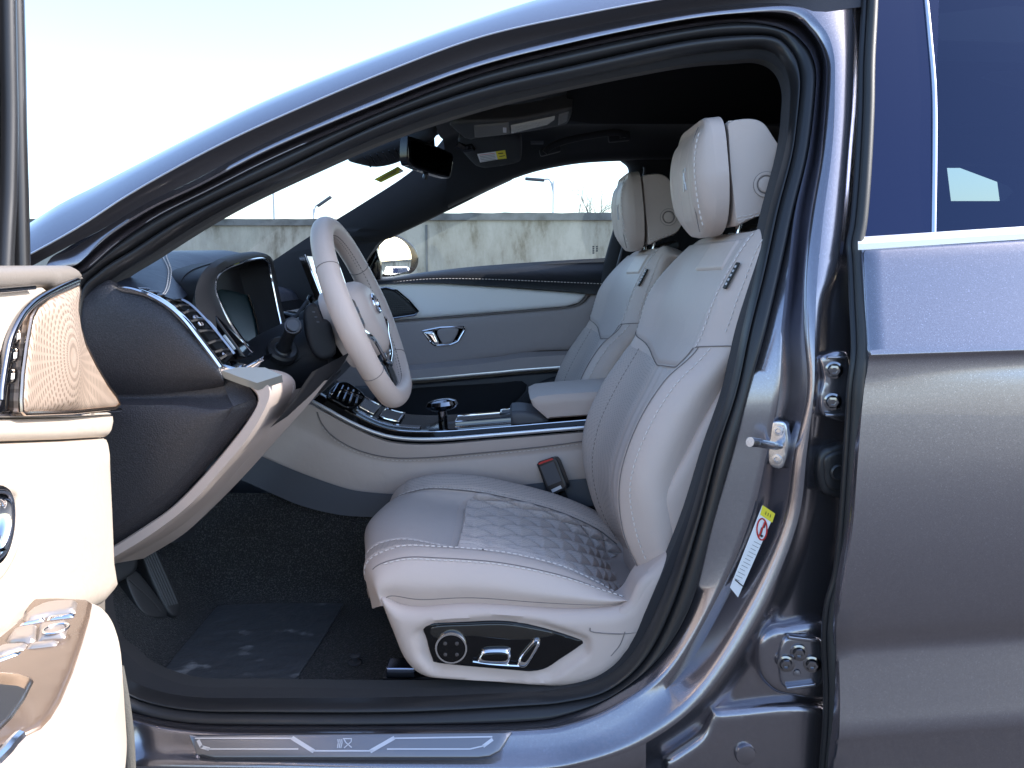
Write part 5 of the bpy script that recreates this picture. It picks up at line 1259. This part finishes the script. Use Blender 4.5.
# headliner: from the left trim edge up and across to the right rail
La = [p for p in loops['a'][5 * K:16 * K]]
xs_h = np.linspace(-.30, .42, 26)
def on_x(L, x):
    j = 0
    while j < len(L) - 2 and L[j + 1].x < x: j += 1
    d = L[j + 1].x - L[j].x; t = min(max((x - L[j].x) / d if abs(d) > 1e-9 else 0, 0), 1); q = L[j].lerp(L[j + 1], t); return Vector((x, q.y, q.z))
LaT = [p for p in loops['a'][7 * K:14 * K]]
rail_r = crs([P(*p, 1.33) for p in [(420,221),(455,203),(486,188.5),(512,177),(540,168),(575,161.5),(605,159),(640,158),(700,157),(760,157)]], 6)
rows = []
for x in list(np.linspace(-.19, .46, 24)) + [.7, .95, 1.2, 1.5]:
    l = on_x(LaT, min(x, .44)); l.x = x; l.y += .010; l.z += .003
    r_ = on_x(rail_r, min(x, .7)); r_.x = x
    dz = -.025 * max(0, x - .6); l.z += dz; r_.z += dz
    q_ = min(1, max(0, (x + .19) / .2)); zc = 1.360 + .045 * q_ * (2 - q_) + dz * 1.2; zc = max(zc, l.z + .02)
    rows.append(crs([l, Vector((x, l.y + .02, l.z + .04)), Vector((x, .42, zc - .012)), Vector((x, .75, zc)), Vector((x, 1.05, zc)), Vector((x, 1.21, zc - .004)), Vector((x, 1.30, r_.z + .025)), r_, r_ + Vector((0, .05, -.002))], 5))
hl_o = MB().loft(rows, HEAD, flip=True).build('headliner', car, sharp=60)
# sunroof blind recess
sb2 = MB(); sb2.puff(FZ(1.388), [(.12, .42), (.20, .36), (1.2, .36), (1.2, 1.02), (.20, 1.02), (.12, .95)], mat('black_sunroof_blind', (.002, .002, .003), .95, spec=.1), H=-.004, Rr=.02, back=-.01, step=.05, px=False, smooth=False)
sb2.build('sunroof_blind', car)
MB().tube([Vector((x, 1.035, 1.400 - .05 * max(0, x - .6))) for x in np.linspace(.14, 1.3, 16)], .018, HEAD, 10, flat=(Vector((0, 0, 1)), .8)).build('sunroof_edge', car)
# right B pillar and rear quarter, seat side
bpl = MB(); pa = crs([P(*p, 1.37) for p in [(622,158),(631,168),(627,190),(612,240),(600,285),(590,330),(580,400)]], 6); pbb = crs([P(*p, 1.37) for p in [(720,158),(720,170),(712,190),(700,240),(690,290),(690,340),(690,400)]], 6)
pc = [a.lerp(b, .12) + Vector((0, -.02, 0)) for a, b in zip(pa, pbb)]
bpl.loft([[p + Vector((0, .06, 0)) for p in pa], pa, pc, pbb], HEAD, flip=True)
bpl.tube([p + Vector((.035, -.03, 0)) for p in pa[6:28]], .004, GPLA, 6)
bpl.build('centre_pillar_trim', car, 'dark centre pillar behind the passenger headrest', sharp=60)
rq = MB()
rq.add([P(*p, 1.38) for p in [(640,-260),(1400,-260),(1400,560),(640,560)]] + [P(*p, 1.38) for p in [(947,168),(960,168),(1008,186),(1013,192),(1004,201),(951,201)]], [[0, 1, 6, 5, 4], [0, 4, 9], [0, 9, 3], [3, 9, 8, 2], [2, 8, 7, 1], [1, 7, 6]], HEAD)
rq.build('rear_side_trim', car, smooth=False)
rb = MB(); rb.loft([[Vector((1.45, .0, .3)), Vector((1.45, 1.5, .3))], [Vector((1.6, .0, .95)), Vector((1.6, 1.5, .95))], [Vector((1.5, .0, 1.42)), Vector((1.5, 1.5, 1.42))]], HEAD); rb.build('rear_bulkhead', car)
# right outer body below the windows
MB().loft([[Vector((x, 1.56, z)) for z in (.2, .5, .8, .93)] for x in (-1.5, 0, 2.0)], PAINT).build('right_body_side', car)
# overhead console, visor, grab handle
oc = empty('overhead_console', P(512, 122, .75), car)
of = Frame(P(512, 122, .75), Vector((-.05, -.35, -.93)), (1, 0, 0))
OCM = mat('overhead_plastic', (.045, .045, .043), .5)
MB().puff(of, [(450,121),(470,119),(520,116),(566,107),(572,110),(568,121),(560,124),(520,131),(478,136),(468,138),(455,128)], OCM, H=.008, Rr=.008, back=.03, step=.012).build('housing', oc)
LENS_M = mat('lamp_lens', (.5, .48, .42), .15, coat=1.0, bump=('noise', 160, .8, .003))
MB().puff(of, [(474,122),(509,119),(510,130),(475,134)], mat('grey_lid', (.16, .155, .145), .45), H=.004, Rr=.005, back=.0, step=.01, smooth=False, base=lambda a, b: .008).build('glasses_lid', oc)
MB().puff(of, [(511,122),(555,112.5),(555,116),(548,121),(511,130)], LENS_M, H=.003, Rr=.004, back=0, step=.008, smooth=False, base=lambda a, b: .008).build('lamp_lens', oc)
MB().puff(of, [(559,111),(569,108),(567,118),(558,122)], mat('grey_lid_b', (.16, .155, .145), .45), H=.003, Rr=.004, back=0, step=.008, smooth=False, base=lambda a, b: .008).build('lamp_button', oc)
ocb = MB(); ocb.box(of.w(*of.px(505, 125), .012), .008, .02, .004, SILV, X=of.U, Y=of.V, bev=.001); ocb.build('lid_catch', oc)
vis = empty('sun_visor', P(492, 150, 1.1), car, 'passenger sun visor with a white and yellow warning label')
vfm = Frame(P(492, 150, 1.04), Vector((-.12, -.42, -.90)), (1, 0, 0))
MB().puff(vfm, [(459,143),(462,136),(500,134),(519,136),(521,158),(517,162),(490,166.5),(478,166),(464,152)], HEAD, H=.006, Rr=.008, back=.015, step=.015).build('visor_board', vis)
vl_ = MB(); quad(vl_, vfm, [(477.5,151.5),(496,149),(498,157),(480.5,160)], WHITE, .0075); quad(vl_, vfm, [(496,149),(505.5,147.5),(507,156),(498,157)], YELL, .0075)
for k in range(5): ribbon(vl_, vfm, [(480 + .4 * k, 152.6 + 1.5 * k), (495 + .3 * k, 150.6 + 1.5 * k)], .0016, REDM if k == 0 else GPLA, .0080)
ribbon(vl_, vfm, [(499,151),(503,150.5)], .004, INK, .008); ribbon(vl_, vfm, [(500,154),(505,153)], .003, INK, .008)
vl_.build('warning_label', vis, 'white and yellow airbag label on the visor')
MB().tube([vfm.w(*vfm.px(458, 142), .004), vfm.w(*vfm.px(466, 145), .008), vfm.w(*vfm.px(474, 144), .006)], .012, GLOSSK, 8).build('visor_pivot', vis)
gh = MB(); gh.tube(crs([P(*p, 1.18) for p in [(545,153),(549,148),(560,142.5),(580,137.5),(600,134),(616,132.5),(622,134),(623,138)]], 6), .0095, HEAD, 10)
gh.box(P(550, 150.5, 1.195), .06, .03, .02, HEAD, X=(1, 0, .25), bev=.006); gh.box(P(619, 137, 1.195), .06, .03, .025, HEAD, X=(1, 0, .1), bev=.006); gh.build('grab_handle', car, 'black grab handle above the passenger window', sharp=60)
ck = MB().box(P(537, 142.5, 1.15), .035, .004, .01, GPLA, bev=.002); ck.build('coat_hook', car)
# interior mirror, on the windscreen
im = empty('interior_mirror', P(428, 157, .74), car)
mfp = Vector((.80, -.60, -.02)); mf_ = Frame(P(429, 157, .72), mfp, (0, 1, 0))
if mf_.U.x < -.9: pass
mo = [(407,139.5),(412,137),(440,148),(452,154),(453,158),(450,176),(447,178),(430,173.5),(412,166.5),(407,162)]
MB().puff(mf_, mo, GLOSSK, H=.004, Rr=.006, back=.02, step=.008).build('housing', im)
MIRR = mat('mirror_glass', (.06, .085, .085), .03, 1.0)
mq = [(410,141.5),(413,140),(440,150.5),(450.5,156.5),(447.5,175),(430,170.5),(413,164),(410,160)]
MB().puff(mf_, mq, MIRR, H=0, Rr=.002, back=0, step=.012, base=lambda a, b: .0046, smooth=False).build('mirror_glass', im)
MB().tube([P(426, 174, .74), P(424.5, 179, .74)], .006, GLOSSK, 8).tube([P(430, 150, .76), P(428, 120, .78)], .012, GLOSSK, 10).build('mirror_stem', im)
sh = MB(); shf = Frame(P(385, 152, .74), Vector((.35, -.5, -.8)), (1, 0, 0))
sh.puff(shf, [(346,157),(370,149),(400,141),(432,128),(436,133),(420,147),(396,160),(375,164.5),(358,162)], TRIMK, H=.02, Rr=.025, back=.03, step=.01)
for k in range(9): sh.tube([shf.w(*shf.px(362 + 6 * k, 150 - 1.6 * k), .021), shf.w(*shf.px(368 + 6 * k, 160 - 2.2 * k), .021)], .0018, GLOSSK, 5)
sh.build('sensor_shroud', im)
wsx = MB(); wfr = Frame(P(388, 174, .80), Vector((.5, -.8, -.3)), (1, 0, 0)); wsx.puff(wfr, [(374,179.5),(398,166.5),(404,171),(381,182.5)], mat('yellow_green_sticker', (.62, .64, .06), .5), H=.0004, Rr=.001, back=.0008, step=.01, smooth=False)
quad(wsx, wfr, [(398.5,170.8),(402.5,170.2),(403.5,171.2),(400,173)], WHITE, .001)
for k in range(2): ribbon(wsx, wfr, [(379, 179.5 + 1.4 * k), (396, 170 + 1.6 * k)], .0016, GPLA, .001)
wsx.build('windscreen_sticker', car, 'yellow sticker on the inside of the windscreen')
# windscreen header (left to right) behind the mirror
# exterior mirror, passenger side
xm = empty('wing_mirror', P(395, 255, 1.74), car, 'passenger wing mirror reflecting the wall behind')
M0 = P(396, 256, 1.74); c_ = (CAM - M0).normalized(); r__ = Vector((.975, .21, .02)).normalized(); nM = (c_ + r__).normalized()
xf_ = Frame(M0, nM, (0, 0, 1)); 
MB().puff(xf_, [(376,236),(394,234.5),(405,239),(414,247),(418,256),(417.5,265),(413,272),(405,274),(376,274)], GLOSSK, H=.004, Rr=.01, back=.07, step=.012, closeback=True).build('housing', xm)
MB().puff(xf_, [(380,238),(393,237),(402,241),(408,248),(410.5,257),(409.5,266),(406,271.5),(380,272.5)], mat('wing_mirror_glass', (.86, .88, .88), .01, 1.0), H=0, Rr=.002, back=0, step=.02, base=lambda a, b: .0046).build('mirror_glass', xm)
MB().tube([P(370, 286, 1.5), P(374, 272, 1.66)], .03, GLOSSK, 8).build('mirror_arm', xm)

# =================================================================== DRIVER DOOR, STANDING OPEN
TH = R(82); dd = Vector((math.cos(TH), -math.sin(TH), 0)); dn = Vector((math.sin(TH), math.cos(TH), 0)); T0 = Vector((-.591, -.020, .75))
ddoor = empty('front_door', T0 + dd * .3, car, "driver's door standing open, sunlit cream trim with a wooden switch panel")
D = lambda o=0: Frame(T0 + dn * o, dn, -dd)
CREAM = mat('cream_leather', (.50, .43, .365), .45, spec=.4, bump=('leather', 300, .12, .0005))
CREAM2 = mat('warm_grey_trim', (.20, .175, .155), .5, bump=('leather', 300, .2, .0006))
BRZ = mat('champagne_bezel', (.58, .46, .37), .25, 1.0)
# main carrier (behind everything) with thickness towards the outer skin
def dp(outline, m, o, H, Rr, back, step, name, smooth=False, label=None, parent=ddoor, disp=None, base=None, sharp=50):
    return MB().puff(D(o), outline, m, H=H, Rr=Rr, back=back, step=step, smooth=smooth, disp=disp, base=base).build(name, parent, label, sharp=sharp)
dp([(-40,268),(68,267),(76,283),(73,300),(74,330),(84,350),(100,380),(110,398),(106,420),(101,436),(101,480),(104,560),(105,592),(105,680),(112,800),(-40,900)], CREAM2, -.012, .0, .01, .10, .04, 'door_carrier')
dp([(-60,266),(66,265.5),(71,268),(76,276),(77,281),(46,290.5),(42,287),(-60,294)], CREAM2, .0, .016, .02, .02, .01, 'belt_trim')
dp([(-60,290),(38,286.5),(44,291),(34,299),(22,312),(10,332),(4,352),(-10,360),(-60,370)], CREAM, .0, .010, .012, .02, .01, 'upper_insert')
MB().tube([D(.014).w(*D(.014).px(*p)) for p in [(-60,293.5),(0,290.5),(34,287.5)]], .003, CHROME, 8).build('chrome_line', ddoor)
sw1 = crs([D(.014).w(*D(.014).px(*p)) for p in [(77,281),(62,287),(44,296),(31,305),(20,318),(10,338),(5,360),(1,386),(0,400)]], 8)
MB().tube(sw1, .0045, DCHROME, 10).build('sweep_trim', ddoor)
# black strip with memory buttons
bs_ = dp([(74,283),(60,290),(42,299),(31,309),(24,322),(19,345),(17,375),(16,412),(-6,414),(1,386),(7,352),(13,332),(22,316),(34,303),(48,294)], GLOSSK, .004, .004, .004, .02, .01, 'button_strip')
for i, (y, xa, xb) in enumerate([(336,9,19.5),(355,5.5,17.5),(376,3,16)]):
    mbx = MB().puff(D(.008), [(xa + 1,y - 8),(xb,y - 9),(xb - 1.5,y + 8),(xa - 1,y + 9)], GLOSSK, H=.004, Rr=.004, back=.002, step=.006, smooth=False)
    quad(mbx, D(.008), [(xa + 3.5,y - 2.5),(xa + 7,y - 3),(xa + 6.5,y + 3),(xa + 3,y + 3.5)], WHITE, .0048)
    mbx.build('memory_button', bs_)
# speaker grille with ring pattern
gfr = D(.012); gc = gfr.w(*gfr.px(57, 358))
def grille_mat():
    m = mat('rose_gold_grille', (.60, .49, .41), .36, .45); t = m.node_tree; b = t.nodes['Principled BSDF']; tc = t.nodes.new('ShaderNodeTexCoord')
    loc = gc - ORIG[ddoor.name]
    sb = t.nodes.new('ShaderNodeVectorMath'); sb.operation = 'SUBTRACT'; sb.inputs[1].default_value = loc; t.links.new(tc.outputs['Object'], sb.inputs[0])
    sc = t.nodes.new('ShaderNodeVectorMath'); sc.operation = 'MULTIPLY'; sc.inputs[1].default_value = (1, 1.0, .72); t.links.new(sb.outputs[0], sc.inputs[0])
    ln = t.nodes.new('ShaderNodeVectorMath'); ln.operation = 'LENGTH'; t.links.new(sc.outputs[0], ln.inputs[0])
    def sine(src, k):
        a = t.nodes.new('ShaderNodeMath'); a.operation = 'MULTIPLY'; a.inputs[1].default_value = k; t.links.new(src, a.inputs[0])
        s_ = t.nodes.new('ShaderNodeMath'); s_.operation = 'SINE'; t.links.new(a.outputs[0], s_.inputs[0]); return s_.outputs[0]
    s1 = sine(ln.outputs['Value'], 2 * math.pi / .0052)
    sp = t.nodes.new('ShaderNodeSeparateXYZ'); t.links.new(sb.outputs[0], sp.inputs[0])
    at = t.nodes.new('ShaderNodeMath'); at.operation = 'ARCTAN2'; t.links.new(sp.outputs[2], at.inputs[0]); t.links.new(sp.outputs[1], at.inputs[1])
    s2 = sine(at.outputs[0], 44)
    mu = t.nodes.new('ShaderNodeMath'); mu.operation = 'MULTIPLY'; t.links.new(s1, mu.inputs[0]); t.links.new(s2, mu.inputs[1])
    ad = t.nodes.new('ShaderNodeMath'); ad.operation = 'ADD'; t.links.new(mu.outputs[0], ad.inputs[0]); t.links.new(s1, ad.inputs[1])
    cr = t.nodes.new('ShaderNodeValToRGB'); e = cr.color_ramp.elements; e[0].position = .15; e[0].color = (.62, .48, .385, 1); e[1].position = .75; e[1].color = (.38, .28, .215, 1)
    t.links.new(ad.outputs[0], cr.inputs[0]); t.links.new(cr.outputs[0], b.inputs['Base Color'])
    bp = t.nodes.new('ShaderNodeBump'); bp.inputs['Strength'].default_value = .22; bp.inputs['Distance'].default_value = .0008; bp.invert = True
    t.links.new(ad.outputs[0], bp.inputs['Height']); t.links.new(bp.outputs[0], b.inputs['Normal']); return m
GRL = grille_mat(); gcu = gfr.px(57, 358)
def gd(a, b, d):
    r_ = math.hypot(a - gcu[0], (b - gcu[1]) * .72); return min(1, d / .01) * (.010 * math.exp(-(r_ / .055) ** 2) + .003 * math.sin(r_ * 60) * math.exp(-r_ / .08))
gpo = [(75,284),(60,291),(44,299),(33,308),(28,318),(23,345),(19,375),(17.5,400),(18,411),(21,413.5),(70,412),(112,408),(116.5,404.5),(113,397),(104,385),(92,365),(82,345),(76,326),(74,310),(76,292)]
gr_ = MB().puff(gfr, gpo, GRL, H=.008, Rr=.012, back=.02, step=.006, smooth=False, disp=gd)
gr_o = gr_.build('speaker_grille', ddoor, 'rose gold speaker grille with rings of fine holes', sharp=70)
MB().tube(resample_keep([gfr.w(*gfr.px(*p), .0035) for p in gpo], .01), .0030, BRZ, 8, closed=True).build('grille_frame', gr_o)
dp([(-50,412),(16,412),(70,411),(117,407),(116,411),(112,415),(70,417.5),(-50,419)], CHROME, .0, .016, .010, .02, .006, 'chrome_ledge')
dp([(-50,420),(60,418),(109,414.5),(104,437),(60,439.5),(-50,443)], CREAM, -.002, .012, .012, .02, .008, 'upper_rail')
pb_ = dp([(-50,445),(60,441),(103,438),(100.5,446),(101,470),(103,510),(105,560),(109,584),(108.5,591),(96,605),(60,622),(-50,660)], CREAM, -.004, .020, .03, .03, .010, 'door_card', sharp=60)
# pull handle
MB().tube(crs([D(.03).w(*D(.03).px(*p)) for p in [(-12,492),(0,494),(5,505),(4.5,530),(-2,552),(-12,562)]], 6), .009, CHROME, 12).build('door_handle', ddoor)
MB().tube(crs([D(.022).w(*D(.022).px(*p)) for p in [(-14,488),(6,488),(13,496),(14,520),(9,548),(-4,572),(-16,580)]], 6), .008, CREAM, 10).build('handle_bezel', ddoor)
# armrest with the switch panel
ZA = .635
def az(L): return [tuple(PZ(x, y, ZA).xy) for x, y in L]
arm_o = [(-80,690),(0,640),(20,612),(28,609.5),(70,609),(92,610.5),(106,616),(116,632),(121,655),(121.5,680),(116,712),(106,740),(96,768),(80,810),(0,900),(-120,900)]
am = MB().puff(FZ(ZA), az(arm_o), CREAM, H=.016, Rr=.018, back=.075, step=.008, px=False, smooth=True)
amo = am.build('door_armrest', ddoor, sharp=60)
WOOD = mat('bronze_veneer', (.21, .145, .105), .25, .35, coat=.4, var=(9, (.16, .11, .08), .35, .7)); 
t = WOOD.node_tree
wd_o = [(-80,700),(0,655),(26,633),(29,618),(33,614.5),(60,614),(88,615.5),(93,619),(91,632),(84,658),(74,690),(62,720),(52,737),(42,748),(10,764),(-20,775),(-80,840)]
MB().puff(FZ(ZA + .0165), az(wd_o), WOOD, H=.0035, Rr=.006, back=.004, step=.008, px=False, smooth=False).build('switch_panel', amo, 'bronze veneer panel with window switches')
SWM = mat('pearl_switch', (.46, .40, .36), .28, .6)
def swp(outline, h, name, m=SWM, H=.006):
    return MB().puff(FZ(ZA + h), az(outline), m, H=H, Rr=.005, back=.004, step=.005, px=False, smooth=False).build(name, amo)
swp([(24,638),(34,629),(46,623),(60,621),(79,620.5),(77,631),(52,635),(28,641)], .0195, 'mirror_switch')
MB().tube([PZ(56 + 13 * math.cos(a), 628.5 + 4.2 * math.sin(a) - 3 * math.cos(a), ZA + .0262) for a in [i * 2 * math.pi / 24 for i in range(24)]], .0012, CHROME, 6, closed=True).build('mirror_knob', amo)
swp([(20,645),(46,639.5),(47,636.5),(26,641.5)], .0195, 'lock_switch', CHROME, .004); swp([(48,639),(75,635.5),(77,632),(49,636)], .0195, 'lock_switch', CHROME, .004)
swp([(8,662),(16,650),(39,645.5),(38,660),(30,663)], .0195, 'window_switch'); swp([(41,645),(71,641.5),(67,657),(39,661)], .0195, 'window_switch')
swp([(-10,674),(5,665),(30,663.5),(27,669),(0,677)], .0195, 'window_switch', SWM, .004); swp([(31,663.5),(61,660.5),(58,665.5),(28,669)], .0195, 'window_switch', SWM, .004)
swp([(-30,682),(-5,678),(24,671),(22,674),(-20,690)], .0195, 'trim_line', CHROME, .003)
PKT = mat('pocket_rubber', (.03, .03, .032), .6)
MB().puff(FZ(ZA + .0185), az([(-60,705),(0,693),(24,695),(34,699),(36,703),(27,722),(14,742),(0,757),(-60,800)]), BRZ, H=.004, Rr=.006, back=.006, step=.006, px=False, smooth=False).build('pocket_rim', amo)
MB().puff(FZ(ZA + .0225), az([(-60,715),(0,708),(20,710),(28,714),(20,728),(8,744),(0,752),(-60,795)]), PKT, H=.0005, Rr=.006, back=.002, step=.008, px=False, smooth=False).build('door_pocket', amo)
MB().tube([PZ(*p, ZA + .024) for p in [(-6,764),(6,752),(12,744),(20,736)]], .005, CHROME, 8).build('pull_cup_lip', amo)
# lower door edge and its weather strip
MB().tube(crs([P(*p, -.20) for p in [(117,668),(121,690),(125,715),(128,745),(130,790)]], 6), .0085, mat('flocked_strip', (.11, .105, .095), .9, bump=('noise', 500, .8, .002)), 10).build('door_weatherstrip', ddoor)
MB().puff(Frame(P(108, 740, -.26), (.6, -.8, 0), (1, 0, 0)), [(96,690),(112,690),(116,720),(118,800),(86,800)], mat('dark_door_edge', (.04, .04, .045), .4), H=.004, Rr=.006, back=.02, step=.012).build('door_edge', ddoor)
# window frame of the open door
FRM = mat('dark_window_frame', (.02, .019, .02), .38, .3, coat=.3)
dp([(-60,-60),(14,-60),(15.5,0),(17,60),(18.5,120),(20,180),(21,225),(22.5,266),(-60,268)], FRM, -.03, .0, .01, .04, .02, 'window_frame')
frl = [(12.5,-60),(13.5,0),(15,60),(16,120),(17,170),(15.5,200),(14,230),(14,266)]
MB().tube(crs([D(-.028).w(*D(-.028).px(*p)) for p in [(13.5,-60),(14.5,0),(16,60),(17,120),(18.5,180),(19.5,225),(20.5,268)]], 5), .011, FRM, 10).build('frame_channel', ddoor)
MB().tube(crs([D(-.024).w(*D(-.024).px(*p)) for p in [(6,-60),(7,0),(8,60),(9,120),(8,190),(6,230),(4,268)]], 5), .010, RUB, 10).build('glass_run', ddoor)

# underside of the car
MB().box((.1, .75, .17), 3.6, 1.62, .05, HEAD).build('underbody', car, smooth=False)

# white car parked behind, seen only in the wing mirror
pk = empty('parked_car', M0 + r__ * 62 - Vector((0, 0, M0.z)) , None); pk.location.z = 0; ORIG[pk.name] = Vector((pk.location.x, pk.location.y, 0))
tag(pk, 'white parked car reflected in the passenger wing mirror', 'car')
WP = mat('white_car_paint', (.75, .75, .76), .3, coat=1.0); px_, py_ = pk.location.x, pk.location.y
prof = [(-2.1, .35), (-2.15, .62), (-2.05, .92), (-1.5, 1.0), (-.9, 1.48), (.4, 1.52), (1.3, 1.08), (2.0, .95), (2.15, .6), (2.1, .35)]
pc_ = MB(); secs = []
for yy, k in ((-.88, .93), (-.84, .98), (-.6, 1.0), (.6, 1.0), (.84, .98), (.88, .93)): secs.append([Vector((px_ + x * k, py_ + yy * (1 if z < 1.02 else .82), .35 + (z - .35) * (.97 + .03 * k))) for x, z in prof])
pc_.loft(secs, WP, cl_v=True, cap=True).build('body', pk)
gw = MB()
gw.add([(px_ - 1.56, py_ - .6, 1.02), (px_ - 1.56, py_ + .6, 1.02), (px_ - 1.02, py_ + .55, 1.42), (px_ - 1.02, py_ - .55, 1.42)], [[0, 1, 2, 3]], PILK)
for sg_ in (-1, 1): gw.add([(px_ - 1.2, py_ + sg_ * .80, 1.08), (px_ + 1.0, py_ + sg_ * .80, 1.08), (px_ + .35, py_ + sg_ * .735, 1.44), (px_ - .85, py_ + sg_ * .735, 1.44)], [[0, 1, 2, 3]], PILK)
gw.build('windows', pk, smooth=False)
for x_ in (-1.3, 1.35):
    for sg_ in (-1, 1): MB().lathe((px_ + x_, py_ + sg_ * .80, .32), (0, sg_, 0), [(.32, -.12), (.32, .08), (.2, .1), (0, .09)], RUB, 20).build('wheel', pk)
for sg_ in (-1, 1): MB().box((px_ - 2.12, py_ + sg_ * .66, .82), .08, .34, .16, REDM, bev=.02).build('tail_light', pk)
